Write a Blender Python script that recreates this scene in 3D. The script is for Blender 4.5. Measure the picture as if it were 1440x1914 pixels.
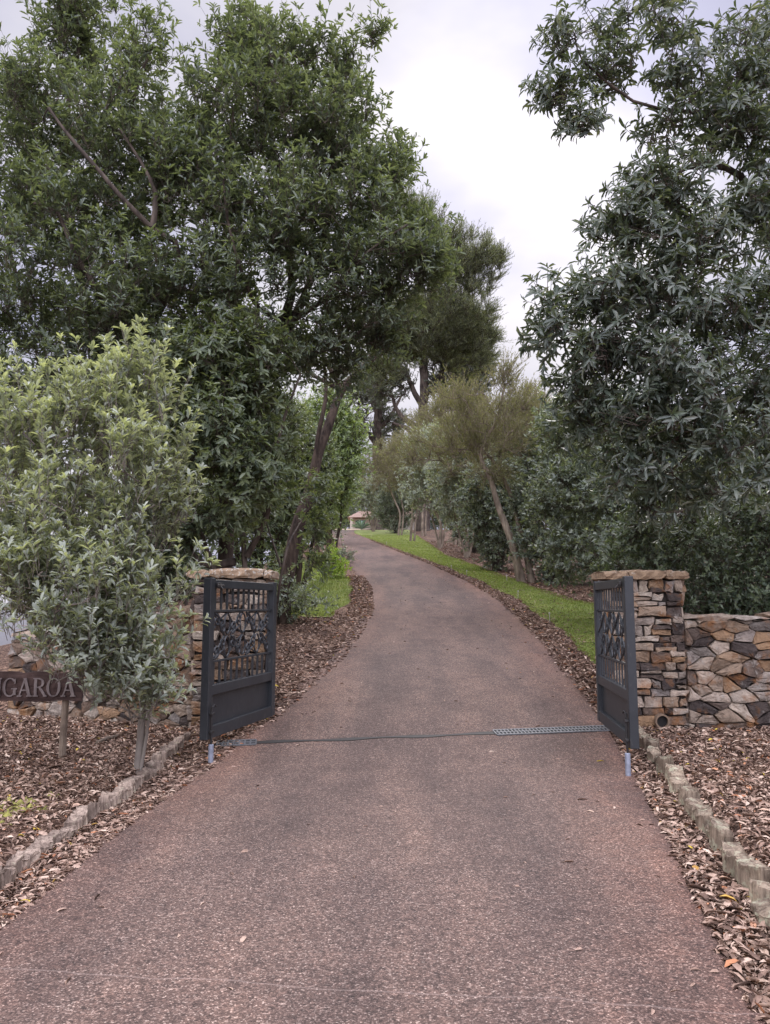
import bpy, math, random
import numpy as np
from mathutils import Vector

for o in list(bpy.data.objects):
    bpy.data.objects.remove(o)
SC = bpy.context.scene
COL = SC.collection
R = math.radians

# ------------------------------------------------------------------ camera
EYE = 1.55
PITCH = math.atan((1130 - 957) / 1440)
cam_d = bpy.data.cameras.new("camera")
cam = bpy.data.objects.new("camera", cam_d)
COL.objects.link(cam)
cam.location = (0, 0, EYE)
cam.rotation_euler = (math.pi / 2 + PITCH, 0, 0)
cam_d.sensor_fit = 'HORIZONTAL'
cam_d.sensor_width = 36
cam_d.lens = 36
cam_d.clip_start = 0.05
cam_d.clip_end = 3000
SC.camera = cam

# ------------------------------------------------------------------ sky, sun, exposure
SUN_AZ, SUN_EL = R(13), R(32)            # ahead of the camera, to the right, behind cloud
SUN_DIR = Vector((math.sin(SUN_AZ) * math.cos(SUN_EL), math.cos(SUN_AZ) * math.cos(SUN_EL), math.sin(SUN_EL)))
W = bpy.data.worlds.new("World")
SC.world = W
W.use_nodes = True
wn, wl = W.node_tree.nodes, W.node_tree.links
wn.clear()
w_out = wn.new('ShaderNodeOutputWorld')
w_bg = wn.new('ShaderNodeBackground')
w_bg.inputs['Strength'].default_value = 0.1
wl.new(w_bg.outputs[0], w_out.inputs[0])
sky = wn.new('ShaderNodeTexSky')
sky.sky_type = 'NISHITA'
sky.sun_disc = False
sky.sun_elevation = SUN_EL
sky.sun_rotation = SUN_AZ
tc = wn.new('ShaderNodeTexCoord')
mp = wn.new('ShaderNodeMapping')
mp.inputs['Scale'].default_value = (1.0, 1.0, 2.2)
wl.new(tc.outputs['Generated'], mp.inputs[0])
nz = wn.new('ShaderNodeTexNoise')
nz.inputs['Scale'].default_value = 2.3
nz.inputs['Detail'].default_value = 5
nz.inputs['Roughness'].default_value = 0.48
wl.new(mp.outputs[0], nz.inputs['Vector'])
cr = wn.new('ShaderNodeValToRGB')
cr.color_ramp.elements[0].position = 0.40
cr.color_ramp.elements[0].color = (0.60, 0.60, 0.80, 1)
cr.color_ramp.elements[1].position = 0.60
cr.color_ramp.elements[1].color = (0.98, 0.95, 1.03, 1)
wl.new(nz.outputs['Fac'], cr.inputs[0])
# glow of the veiled sun
dotn = wn.new('ShaderNodeVectorMath'); dotn.operation = 'DOT_PRODUCT'
dotn.inputs[1].default_value = SUN_DIR
wl.new(tc.outputs['Generated'], dotn.inputs[0])
gl = wn.new('ShaderNodeMapRange'); gl.interpolation_type = 'SMOOTHSTEP'
gl.inputs['From Min'].default_value = 0.965; gl.inputs['From Max'].default_value = 1.0
gl.inputs['To Min'].default_value = 1.0; gl.inputs['To Max'].default_value = 1.35
wl.new(dotn.outputs['Value'], gl.inputs['Value'])
# sky brightness raised overhead and behind the viewer, added to lift front-facing foliage
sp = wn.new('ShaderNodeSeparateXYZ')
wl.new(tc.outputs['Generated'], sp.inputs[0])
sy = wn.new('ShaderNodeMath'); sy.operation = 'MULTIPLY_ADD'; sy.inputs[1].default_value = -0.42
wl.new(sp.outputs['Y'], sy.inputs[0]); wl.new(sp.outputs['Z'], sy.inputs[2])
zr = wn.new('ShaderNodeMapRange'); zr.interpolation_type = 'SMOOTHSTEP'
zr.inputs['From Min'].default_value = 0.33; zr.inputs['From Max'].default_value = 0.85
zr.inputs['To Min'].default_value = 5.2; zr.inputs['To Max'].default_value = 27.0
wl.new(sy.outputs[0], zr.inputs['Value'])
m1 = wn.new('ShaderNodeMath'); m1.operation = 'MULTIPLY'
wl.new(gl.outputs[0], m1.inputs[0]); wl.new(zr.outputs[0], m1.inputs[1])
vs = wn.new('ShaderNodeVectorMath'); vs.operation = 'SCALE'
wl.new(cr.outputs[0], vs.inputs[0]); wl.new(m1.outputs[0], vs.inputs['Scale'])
mx = wn.new('ShaderNodeMix'); mx.data_type = 'RGBA'
mx.inputs['Factor'].default_value = 0.965
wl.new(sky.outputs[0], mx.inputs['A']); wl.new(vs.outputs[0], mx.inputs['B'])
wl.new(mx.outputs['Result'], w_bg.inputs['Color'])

sun_d = bpy.data.lights.new("sun", 'SUN')
sun_d.energy = 1.1
sun_d.angle = R(24)
sun_d.color = (1.0, 0.95, 0.9)
sun = bpy.data.objects.new("sun", sun_d)
COL.objects.link(sun)
sun.rotation_euler = SUN_DIR.to_track_quat('Z', 'Y').to_euler()

SC.view_settings.view_transform = 'Standard'
SC.view_settings.look = 'None'
SC.view_settings.exposure = 0.75
SC.view_settings.gamma = 1
SC.view_settings.use_curve_mapping = False
SC.render.engine = 'CYCLES'
SC.cycles.use_denoising = True
SC.cycles.max_bounces = 10
SC.cycles.diffuse_bounces = 7
SC.cycles.glossy_bounces = 2
SC.cycles.transmission_bounces = 7
SC.cycles.sample_clamp_indirect = 6

# ------------------------------------------------------------------ geometry of the site
CP, SP = math.cos(PITCH), math.sin(PITCH)


def P(px, py, y):
    """the point at distance y seen at a pixel of the measured photograph"""
    u, v = (px - 720) / 1440, (957 - py) / 1440
    d = np.array([u, CP - v * SP, SP + v * CP])
    return np.array([0, 0, EYE]) + d * (y / d[1])


def h_np(y):
    """rise of the driveway along its length"""
    y = np.asarray(y, float)
    t = np.clip((y - 6.3) / 2.4, 0, 1)
    z = 2.4 * (t ** 3 - t ** 4 / 2)
    z = z + np.clip(y - 8.7, 0, 66)
    return 0.13 * z + 0.10 * np.clip(y - 74.7, 0, 20)


def G(px, py):
    """where the ray through a pixel meets the sloping drive"""
    lo, hi = 1.5, 90.0
    for _ in range(60):
        m = (lo + hi) / 2
        if P(px, py, m)[2] > h_np(m):
            lo = m
        else:
            hi = m
    return P(px, py, lo)


def edge_table(pts, near):
    a = np.array([G(*p)[:2] for p in pts])
    a = np.vstack([near, a])
    o = np.argsort(a[:, 1])
    a = a[o]
    ys = np.arange(-6, 86, 0.25)
    xs = np.interp(ys, a[:, 1], a[:, 0])
    for _ in range(6):
        xs[1:-1] = (xs[:-2] + 2 * xs[1:-1] + xs[2:]) / 4
    return ys, xs


LY, LX = edge_table([(0, 1695), (175, 1560), (300, 1475), (390, 1418), (440, 1376), (490, 1340), (560, 1282), (611, 1240),
                     (632, 1215), (665, 1173), (682, 1140), (682, 1098), (665, 1073), (640, 1036), (623, 1007), (605, 992)],
                    [(-2.1, -6), (-2.05, 2.0)])
RY, RX = edge_table([(1420, 1914), (1330, 1730), (1250, 1560), (1200, 1465), (1150, 1376), (1117, 1320), (1080, 1280), (1044, 1240), (1019, 1202),
                     (977, 1161), (936, 1123), (873, 1086), (798, 1052), (715, 1019), (662, 996)],
                    [(0.2, -6), (1.2, 2.0)])


def road_l(y): return np.interp(y, LY, LX)
def road_r(y): return np.interp(y, RY, RX)


_b = np.array([G(*p)[:2] for p in [(1111, 1132), (1061, 1119), (998, 1102), (957, 1086), (894, 1061), (832, 1040), (773, 998)]])
_b = np.vstack([[(5.6, 8), (5.45, 14)], _b])
_b = _b[np.argsort(_b[:, 1])]


def lawn_r(y): return np.interp(y, _b[:, 1], _b[:, 0])


def edging_l(y): return -2.13 + 0.02 * np.sin(np.asarray(y) * 2.1)
def edging_r(y): return road_r(y) + 0.30 - 0.005 * (np.asarray(y) - 4)


def sstep(a, b, x):
    t = np.clip((np.asarray(x, float) - a) / (b - a), 0, 1)      # a > b gives a falling step
    return t * t * (3 - 2 * t)


def ground_z(x, y):
    x = np.asarray(x, float); y = np.asarray(y, float)
    z = h_np(y) * (0.12 + 0.88 * sstep(-12, -4.2, x))
    ml = sstep(0.0, 0.14, edging_l(y) - x) * (1 - sstep(-.05, .5, y - (9.5 + .5 * np.maximum(0, -2.31 - x))))
    mr = sstep(0.0, 0.14, x - edging_r(y)) * (1 - sstep(9.28, 9.75, y))
    z = z + (.075 - z) * ml
    z = z + (.095 + .06 * sstep(7, 4, y) - z) * mr
    off = np.minimum(np.abs(x - road_l(y)), np.abs(x - road_r(y)))
    off = np.where((x > road_l(y)) & (x < road_r(y)), 0, off)
    bump = 0.03 * (np.sin(x * 1.7 + y * .9) * np.sin(y * 1.3 - x * .6)) * sstep(0.3, 1.6, off)
    return z + bump * (1 - .5 * np.maximum(ml, mr))


def gz(x, y): return float(ground_z(x, y))


# ------------------------------------------------------------------ object helpers
def tag(o, label=None, cat=None, group=None, kind=None):
    if label: o['label'] = label
    if cat: o['category'] = cat
    if group: o['group'] = group
    if kind: o['kind'] = kind
    return o


def empty(name, loc, label, cat, group=None, rz=0.0):
    o = bpy.data.objects.new(name, None)
    COL.objects.link(o)
    o.location = loc
    o.rotation_euler = (0, 0, rz)
    o.empty_display_size = 0.2
    return tag(o, label, cat, group)


def link(name, me, mat, parent=None):
    o = bpy.data.objects.new(name, me)
    COL.objects.link(o)
    if mat is not None:
        for m in (mat if isinstance(mat, (list, tuple)) else [mat]):
            me.materials.append(m)
    if parent is not None:
        o.parent = parent
    return o


def copy_tree(o, parent=None):
    c = o.copy()
    COL.objects.link(c)
    if parent is not None:
        c.parent = parent
    for ch in list(o.children):
        copy_tree(ch, c)
    return c


def np_mesh(name, verts, tris=None, quads=None, smooth=False, attrs=None):
    me = bpy.data.meshes.new(name)
    verts = np.ascontiguousarray(verts, dtype=np.float32)
    nt = 0 if tris is None else len(tris)
    nq = 0 if quads is None else len(quads)
    me.vertices.add(len(verts))
    me.vertices.foreach_set('co', verts.ravel())
    loops = []
    if nt: loops.append(np.asarray(tris, np.int32).ravel())
    if nq: loops.append(np.asarray(quads, np.int32).ravel())
    loops = np.concatenate(loops)
    me.loops.add(len(loops))
    me.loops.foreach_set('vertex_index', loops)
    me.polygons.add(nt + nq)
    st = np.concatenate([np.arange(nt) * 3, nt * 3 + np.arange(nq) * 4]).astype(np.int32)
    me.polygons.foreach_set('loop_start', st)
    if smooth:
        me.polygons.foreach_set('use_smooth', np.ones(nt + nq, dtype=bool))
    me.update(calc_edges=True)
    for k, v in (attrs or {}).items():
        a = me.attributes.new(k, 'FLOAT', 'POINT')
        a.data.foreach_set('value', np.asarray(v, np.float32))
    return me


class MB:
    """collects boxes, tubes and prisms into ONE mesh"""
    def __init__(self): self.v = []; self.f = []

    def add(self, vs, fs):
        n = len(self.v)
        self.v += [tuple(map(float, p)) for p in vs]
        self.f += [tuple(i + n for i in f) for f in fs]

    def box(self, a, b, bev=0.0):
        x0, y0, z0 = a; x1, y1, z1 = b
        if bev <= 0:
            vs = [(x0, y0, z0), (x1, y0, z0), (x1, y1, z0), (x0, y1, z0), (x0, y0, z1), (x1, y0, z1), (x1, y1, z1), (x0, y1, z1)]
            self.add(vs, [(0, 3, 2, 1), (4, 5, 6, 7), (0, 1, 5, 4), (1, 2, 6, 5), (2, 3, 7, 6), (3, 0, 4, 7)])
            return
        c = bev
        vs, fs = [], []
        for (zz, ins) in ((z0, c), (z0 + c, 0), (z1 - c, 0), (z1, c)):
            ring = [(x0 + c, y0), (x1 - c, y0), (x1, y0 + c), (x1, y1 - c), (x1 - c, y1), (x0 + c, y1), (x0, y1 - c), (x0, y0 + c)]
            mx_, my_ = (x0 + x1) / 2, (y0 + y1) / 2
            for (px, py) in ring:
                if ins:
                    px += ins * (1 if px < mx_ else -1) * .7
                    py += ins * (1 if py < my_ else -1) * .7
                vs.append((px, py, zz))
        for k in range(3):
            for i in range(8):
                j = (i + 1) % 8
                fs.append((k * 8 + i, k * 8 + j, k * 8 + 8 + j, k * 8 + 8 + i))
        fs.append(tuple(range(7, -1, -1))); fs.append(tuple(range(24, 32)))
        self.add(vs, fs)

    def tube(self, pts, rad, n=8, cap=True):
        pts = [np.asarray(p, float) for p in pts]
        rad = rad if hasattr(rad, '__len__') else [rad] * len(pts)
        vs, fs = [], []
        ref = None
        for i, p in enumerate(pts):
            t = pts[min(i + 1, len(pts) - 1)] - pts[max(i - 1, 0)]
            t = t / (np.linalg.norm(t) + 1e-9)
            if ref is None:
                ref = np.array([1., 0, 0]) if abs(t[0]) < .8 else np.array([0, 1., 0])
            a = ref - t * np.dot(ref, t); a /= (np.linalg.norm(a) + 1e-9)
            ref = a
            b = np.cross(t, a)
            for k in range(n):
                w = 2 * math.pi * k / n
                vs.append(p + (a * math.cos(w) + b * math.sin(w)) * rad[i])
        for i in range(len(pts) - 1):
            for k in range(n):
                j = (k + 1) % n
                fs.append((i * n + k, i * n + j, i * n + n + j, i * n + n + k))
        if cap:
            fs.append(tuple(range(n - 1, -1, -1)))
            m = (len(pts) - 1) * n
            fs.append(tuple(range(m, m + n)))
        self.add(vs, fs)

    def poly(self, pts, d):
        """extrude a planar polygon along vector d"""
        n = len(pts)
        d = np.asarray(d, float)
        vs = [np.asarray(p, float) for p in pts] + [np.asarray(p, float) + d for p in pts]
        fs = [tuple(range(n - 1, -1, -1)), tuple(range(n, 2 * n))]
        fs += [(i, (i + 1) % n, n + (i + 1) % n, n + i) for i in range(n)]
        self.add(vs, fs)

    def build(self, name, mat, parent=None, smooth=False, xf=None):
        me = bpy.data.meshes.new(name)
        v = self.v if xf is None else [tuple(xf(p)) for p in self.v]
        me.from_pydata(v, [], self.f)
        if smooth:
            me.polygons.foreach_set('use_smooth', np.ones(len(me.polygons), dtype=bool))
        me.update()
        return link(name, me, mat, parent)


# ------------------------------------------------------------------ materials
def new_mat(name):
    m = bpy.data.materials.new(name)
    m.use_nodes = True
    n, l = m.node_tree.nodes, m.node_tree.links
    b = n['Principled BSDF']
    return m, n, l, b


def ramp(n, stops, interp='LINEAR'):
    r = n.new('ShaderNodeValToRGB')
    r.color_ramp.interpolation = interp
    e = r.color_ramp.elements
    while len(e) > 1: e.remove(e[0])
    e[0].position = stops[0][0]; e[0].color = (*stops[0][1], 1)
    for p, c in stops[1:]:
        q = e.new(p); q.color = (*c, 1)
    return r


def coords(n, l, scale=(1, 1, 1), out='Object', rot=(0, 0, 0)):
    t = n.new('ShaderNodeTexCoord')
    m = n.new('ShaderNodeMapping')
    m.inputs['Scale'].default_value = scale
    m.inputs['Rotation'].default_value = rot
    l.new(t.outputs[out], m.inputs[0])
    return m


def noise(n, l, vec, scale, detail=4, rough=.55):
    t = n.new('ShaderNodeTexNoise')
    t.inputs['Scale'].default_value = scale
    t.inputs['Detail'].default_value = detail
    t.inputs['Roughness'].default_value = rough
    if vec is not None: l.new(vec.outputs[0], t.inputs['Vector'])
    return t


def mix(n, l, fac, a, b, mode='MIX'):
    x = n.new('ShaderNodeMix'); x.data_type = 'RGBA'; x.blend_type = mode
    for key, val in (('Factor', fac), ('A', a), ('B', b)):
        if hasattr(val, 'is_linked') or hasattr(val, 'links'):
            l.new(val, x.inputs[key])
        elif isinstance(val, tuple):
            x.inputs[key].default_value = (*val, 1)
        else:
            x.inputs[key].default_value = val
    return x.outputs['Result']


def bump(n, l, height, strength=.5, dist=.01):
    b = n.new('ShaderNodeBump')
    b.inputs['Strength'].default_value = strength
    b.inputs['Distance'].default_value = dist
    l.new(height, b.inputs['Height'])
    return b.outputs[0]


def leaf_mat(name, cols, rough=.42, trans=.18, tip=None, spec=.5, gain=2.15, grey=.42):
    cols = [tuple(min(.6, gain * (q * (1 - grey) + grey * (sum(c) / 3) * w)) for q, w in zip(c, (1.0, 1.05, 1.04))) for c in cols]
    trans = min(.42, trans * 1.9)
    m, n, l, b = new_mat(name)
    g = n.new('ShaderNodeNewGeometry')
    k = len(cols)
    r = ramp(n, [(i / (k - 1), c) for i, c in enumerate(cols)])
    l.new(g.outputs['Random Per Island'], r.inputs[0])
    c = r.outputs[0]
    if tip:
        a = n.new('ShaderNodeAttribute'); a.attribute_name = 'age'
        c = mix(n, l, a.outputs['Fac'], c, tip)
    l.new(c, b.inputs['Base Color'])
    b.inputs['Roughness'].default_value = rough
    b.inputs['Specular IOR Level'].default_value = spec
    t = n.new('ShaderNodeBsdfTranslucent')
    tcol = mix(n, l, 1.0, c, (1.5, 1.5, .55), 'MULTIPLY')
    l.new(tcol, t.inputs['Color'])
    ms = n.new('ShaderNodeMixShader'); ms.inputs[0].default_value = trans
    l.new(b.outputs[0], ms.inputs[1]); l.new(t.outputs[0], ms.inputs[2])
    l.new(ms.outputs[0], n['Material Output'].inputs[0])
    return m


def bark_mat(name, dark, light, scale=9):
    m, n, l, b = new_mat(name)
    v = coords(n, l, (1, 1, .16))
    t = noise(n, l, v, scale, 6, .65)
    r = ramp(n, [(.32, dark), (.68, light)])
    l.new(t.outputs['Fac'], r.inputs[0])
    v2 = coords(n, l, (1, 1, 1))
    t2 = noise(n, l, v2, 2.2, 4)
    r2 = ramp(n, [(.35, (.62, .6, .6)), (.65, (1.2, 1.2, 1.15))])
    l.new(t2.outputs['Fac'], r2.inputs[0])
    l.new(mix(n, l, 1.0, r.outputs[0], r2.outputs[0], 'MULTIPLY'), b.inputs['Base Color'])
    b.inputs['Roughness'].default_value = .9
    b.inputs['Specular IOR Level'].default_value = .2
    l.new(bump(n, l, t.outputs['Fac'], .9, .02), b.inputs['Normal'])
    return m


M = {}
M['leaf_dark'] = leaf_mat('dark_broad_leaf', [(.026, .046, .026), (.040, .066, .036), (.058, .088, .044), (.085, .115, .062)], .40, .2, (.17, .20, .12), .5, 2.5, .58)
M['leaf_mid'] = leaf_mat('understory_leaf', [(.030, .048, .024), (.050, .076, .034), (.075, .102, .046), (.10, .125, .065)], .38, .2, (.17, .20, .08))
M['leaf_silver'] = leaf_mat('silvery_shrub_leaf', [(.10, .14, .075), (.15, .195, .105), (.20, .25, .14), (.26, .30, .19)], .5, .22, (.55, .59, .46), .5, 1.6, .76)
M['leaf_whorl'] = leaf_mat('long_whorled_leaf', [(.022, .038, .026), (.034, .054, .035), (.050, .074, .046), (.12, .135, .10)], .34, .14, (.075, .105, .05), .6, 2.2, .55)
M['leaf_hedge'] = leaf_mat('hedge_leaf', [(.018, .034, .016), (.032, .054, .024), (.052, .078, .032), (.08, .105, .045)], .42, .15, (.09, .12, .04))
M['leaf_bank'] = leaf_mat('bank_shrub_leaf', [(.028, .046, .028), (.045, .066, .040), (.07, .095, .058), (.13, .15, .11)], .36, .18, (.14, .17, .10), .5, 2.6, .5)
M['leaf_grey'] = leaf_mat('grey_green_leaf', [(.07, .092, .062), (.10, .125, .085), (.145, .168, .118), (.20, .22, .165)], .42, .18, (.2, .23, .14))
M['needle_dark'] = leaf_mat('dark_needle_spray', [(.036, .048, .027), (.054, .068, .036), (.076, .090, .048), (.10, .108, .06)], .55, .24, (.17, .18, .10), .5, 2.5)
M['needle_olive'] = leaf_mat('olive_needle_spray', [(.068, .074, .030), (.10, .105, .044), (.135, .135, .058), (.175, .165, .078)], .6, .25, (.22, .20, .10), .3, 1.6, .28)
M['needle_far'] = leaf_mat('conifer_spray', [(.030, .040, .026), (.045, .057, .036), (.062, .075, .047)], .6, .15)
M['leaf_fresh'] = leaf_mat('fresh_green_leaf', [(.05, .085, .025), (.08, .125, .035), (.12, .17, .05), (.16, .21, .07)], .42, .28, (.2, .26, .07))
M['leaf_lime'] = leaf_mat('lime_leaf', [(.16, .24, .04), (.22, .31, .06), (.28, .36, .09)], .45, .3, None, .4, 1.2, 0)
M['agave'] = leaf_mat('agave_leaf', [(.05, .11, .08), (.08, .15, .11)], .5, .1)
M['bark_dark'] = bark_mat('dark_fissured_bark', (.035, .028, .024), (.15, .12, .10))
M['bark_brown'] = bark_mat('stringy_brown_bark', (.020, .014, .011), (.10, .072, .056), 14)
M['bark_pale'] = bark_mat('pale_flaky_bark', (.11, .085, .062), (.34, .28, .22), 12)
M['bark_grey'] = bark_mat('smooth_grey_bark', (.12, .10, .085), (.27, .24, .21), 7)
M['twig_pale'] = bark_mat('pale_twig', (.15, .15, .11), (.26, .26, .19), 7)


def make_soil():
    m, n, l, b = new_mat('leafy_soil')
    v = coords(n, l, (1, 1, 1))
    w = noise(n, l, v, 30, 3)
    vo = n.new('ShaderNodeTexVoronoi'); vo.inputs['Scale'].default_value = 34
    vm = n.new('ShaderNodeVectorMath'); vm.operation = 'MULTIPLY_ADD'
    l.new(w.outputs['Color'], vm.inputs[0]); vm.inputs[1].default_value = (.06, .06, 0); l.new(v.outputs[0], vm.inputs[2])
    l.new(vm.outputs[0], vo.inputs['Vector'])
    r = ramp(n, [(0, (.034, .022, .016)), (.45, (.09, .057, .042)), (.75, (.19, .125, .09)), (1, (.32, .225, .165))])
    sv = n.new('ShaderNodeSeparateColor'); l.new(vo.outputs['Color'], sv.inputs[0])
    l.new(sv.outputs[0], r.inputs[0])
    t = noise(n, l, v, 1.1, 4)
    r2 = ramp(n, [(.35, (.6, .55, .55)), (.65, (1.15, 1.1, 1.05))])
    l.new(t.outputs['Fac'], r2.inputs[0])
    l.new(mix(n, l, 1.0, r.outputs[0], r2.outputs[0], 'MULTIPLY'), b.inputs['Base Color'])
    b.inputs['Roughness'].default_value = .95
    b.inputs['Specular IOR Level'].default_value = .15
    l.new(bump(n, l, vo.outputs['Distance'], .8, .02), b.inputs['Normal'])
    return m


def make_road():
    m, n, l, b = new_mat('red_aggregate')
    v = coords(n, l, (1, 1, 1))
    vo = n.new('ShaderNodeTexVoronoi'); vo.inputs['Scale'].default_value = 135
    l.new(v.outputs[0], vo.inputs['Vector'])
    sv = n.new('ShaderNodeSeparateColor'); l.new(vo.outputs['Color'], sv.inputs[0])
    r = ramp(n, [(0, (.062, .043, .036)), (.35, (.094, .063, .052)), (.62, (.132, .090, .074)), (.82, (.18, .127, .105)), (.93, (.25, .188, .16)), (1, (.37, .30, .255))])
    l.new(sv.outputs[0], r.inputs[0])
    # the matrix between the stones
    dr = n.new('ShaderNodeMapRange'); dr.inputs['From Min'].default_value = .55; dr.inputs['From Max'].default_value = .85
    l.new(vo.outputs['Distance'], dr.inputs['Value'])
    c = mix(n, l, dr.outputs[0], r.outputs[0], (.070, .047, .038))
    # coarse pits and paler stones
    vo2 = n.new('ShaderNodeTexVoronoi'); vo2.inputs['Scale'].default_value = 60
    l.new(v.outputs[0], vo2.inputs['Vector'])
    s2 = n.new('ShaderNodeSeparateColor'); l.new(vo2.outputs['Color'], s2.inputs[0])
    r3 = ramp(n, [(0, (.55, .55, .55)), (.2, (.85, .85, .85)), (.75, (1.03, 1.03, 1.03)), (1, (1.3, 1.27, 1.25))])
    l.new(s2.outputs[0], r3.inputs[0])
    c = mix(n, l, 1.0, c, r3.outputs[0], 'MULTIPLY')
    # traffic bands and stains along the drive
    vl = coords(n, l, (1.1, .20, 1), rot=(0, 0, R(5)))
    t = noise(n, l, vl, 1.3, 5, .6)
    r4 = ramp(n, [(.34, (.66, .67, .70)), (.5, (.95, .95, .96)), (.66, (1.2, 1.17, 1.14))])
    l.new(t.outputs['Fac'], r4.inputs[0])
    c = mix(n, l, 1.0, c, r4.outputs[0], 'MULTIPLY')
    t5 = noise(n, l, v, 2.6, 6, .7)
    r5 = ramp(n, [(.3, (.76, .75, .76)), (.5, (1, 1, 1)), (.72, (1.18, 1.16, 1.14))])
    l.new(t5.outputs['Fac'], r5.inputs[0])
    c = mix(n, l, 1.0, c, r5.outputs[0], 'MULTIPLY')
    # red dusty margins (edge distance stored on the mesh)
    a = n.new('ShaderNodeAttribute'); a.attribute_name = 'edge'
    te = noise(n, l, v, 5, 4)
    ad = n.new('ShaderNodeMath'); ad.operation = 'MULTIPLY'
    l.new(a.outputs['Fac'], ad.inputs[0]); l.new(te.outputs['Fac'], ad.inputs[1])
    mr = n.new('ShaderNodeMapRange'); mr.inputs['From Min'].default_value = .05; mr.inputs['From Max'].default_value = .55
    mr.inputs['To Max'].default_value = .9
    l.new(ad.outputs[0], mr.inputs['Value'])
    c2 = mix(n, l, 1.0, c, (1.26, 1.08, .99), 'MULTIPLY')
    c = mix(n, l, mr.outputs[0], c, c2)
    # a pale hairline joint across the drive
    sx = n.new('ShaderNodeSeparateXYZ'); l.new(v.outputs[0], sx.inputs[0])
    nj = noise(n, l, v, 2.0, 4)
    e1 = n.new('ShaderNodeMath'); e1.operation = 'MULTIPLY_ADD'; e1.inputs[1].default_value = .13; l.new(nj.outputs['Fac'], e1.inputs[0]); l.new(sx.outputs['Y'], e1.inputs[2])
    e2 = n.new('ShaderNodeMath'); e2.operation = 'MULTIPLY_ADD'; e2.inputs[1].default_value = .12; l.new(sx.outputs['X'], e2.inputs[0]); l.new(e1.outputs[0], e2.inputs[2])
    e3 = n.new('ShaderNodeMath'); e3.operation = 'SUBTRACT'; e3.inputs[1].default_value = 3.36; l.new(e2.outputs[0], e3.inputs[0])
    e4 = n.new('ShaderNodeMath'); e4.operation = 'ABSOLUTE'; l.new(e3.outputs[0], e4.inputs[0])
    e5 = n.new('ShaderNodeMapRange'); e5.inputs['From Min'].default_value = .001; e5.inputs['From Max'].default_value = .008
    e5.inputs['To Min'].default_value = .28; e5.inputs['To Max'].default_value = 0; l.new(e4.outputs[0], e5.inputs['Value'])
    c = mix(n, l, e5.outputs[0], c, (.36, .29, .26))
    c = mix(n, l, 1.0, c, (1.03, .985, .93), 'MULTIPLY')
    l.new(c, b.inputs['Base Color'])
    b.inputs['Roughness'].default_value = .78
    b.inputs['Specular IOR Level'].default_value = .35
    l.new(bump(n, l, vo.outputs['Distance'], .55, .006), b.inputs['Normal'])
    b.inputs['Roughness'].default_value = .8
    return m


def make_stone():
    m, n, l, b = new_mat('field_stone')
    g = n.new('ShaderNodeNewGeometry')
    r = ramp(n, [(0, (.050, .040, .036)), (.16, (.085, .066, .056)), (.28, (.16, .115, .085)), (.38, (.22, .16, .11)), (.46, (.27, .17, .095)),
                 (.56, (.29, .23, .175)), (.68, (.40, .325, .255)), (.78, (.22, .195, .175)), (.90, (.40, .33, .255)), (.96, (.45, .39, .32)), (1, (.11, .095, .085))])
    l.new(g.outputs['Random Per Island'], r.inputs[0])
    v = coords(n, l)
    t = noise(n, l, v, 8, 9, .74)
    r2 = ramp(n, [(.32, (.42, .38, .36)), (.5, (1, 1, 1)), (.68, (1.4, 1.36, 1.32))])
    l.new(t.outputs['Fac'], r2.inputs[0])
    c = mix(n, l, 1.0, r.outputs[0], r2.outputs[0], 'MULTIPLY')
    t3 = noise(n, l, v, 4.3, 5, .6)      # rust and lichen
    r3 = ramp(n, [(.53, (0, 0, 0)), (.67, (.65, .65, .65))]); l.new(t3.outputs['Fac'], r3.inputs[0])
    c = mix(n, l, r3.outputs[0], c, (.27, .115, .035))
    t4 = noise(n, l, v, 6.7, 6, .7)
    r4 = ramp(n, [(.58, (0, 0, 0)), (.70, (.7, .7, .7))]); l.new(t4.outputs['Fac'], r4.inputs[0])
    c = mix(n, l, r4.outputs[0], c, (.36, .33, .29))
    l.new(c, b.inputs['Base Color'])
    b.inputs['Roughness'].default_value = .85
    b.inputs['Specular IOR Level'].default_value = .25
    t5 = noise(n, l, v, 17, 8, .72)
    l.new(bump(n, l, t5.outputs['Fac'], 1.0, .035), b.inputs['Normal'])
    return m


def make_cap(lichen):
    m, n, l, b = new_mat('cap_stone_' + ('lichened' if lichen else 'bare'))
    g = n.new('ShaderNodeNewGeometry')
    r = ramp(n, [(0, (.20, .14, .10)), (.5, (.28, .19, .115)), (1, (.17, .14, .12))]); l.new(g.outputs['Random Per Island'], r.inputs[0])
    v = coords(n, l)
    t = noise(n, l, v, 14, 7, .7)
    r2 = ramp(n, [(.3, (.5, .46, .44)), (.7, (1.35, 1.35, 1.3))]); l.new(t.outputs['Fac'], r2.inputs[0])
    c = mix(n, l, 1.0, r.outputs[0], r2.outputs[0], 'MULTIPLY')
    t4 = noise(n, l, v, 24 if lichen else 9, 6, .75)
    p = .54 if lichen else .62
    r4 = ramp(n, [(p, (0, 0, 0)), (p + .06, (.9, .9, .9))]); l.new(t4.outputs['Fac'], r4.inputs[0])
    c = mix(n, l, r4.outputs[0], c, (.42, .41, .36))
    l.new(c, b.inputs['Base Color'])
    b.inputs['Roughness'].default_value = .9
    l.new(bump(n, l, t.outputs['Fac'], .8, .02), b.inputs['Normal'])
    return m


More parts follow.
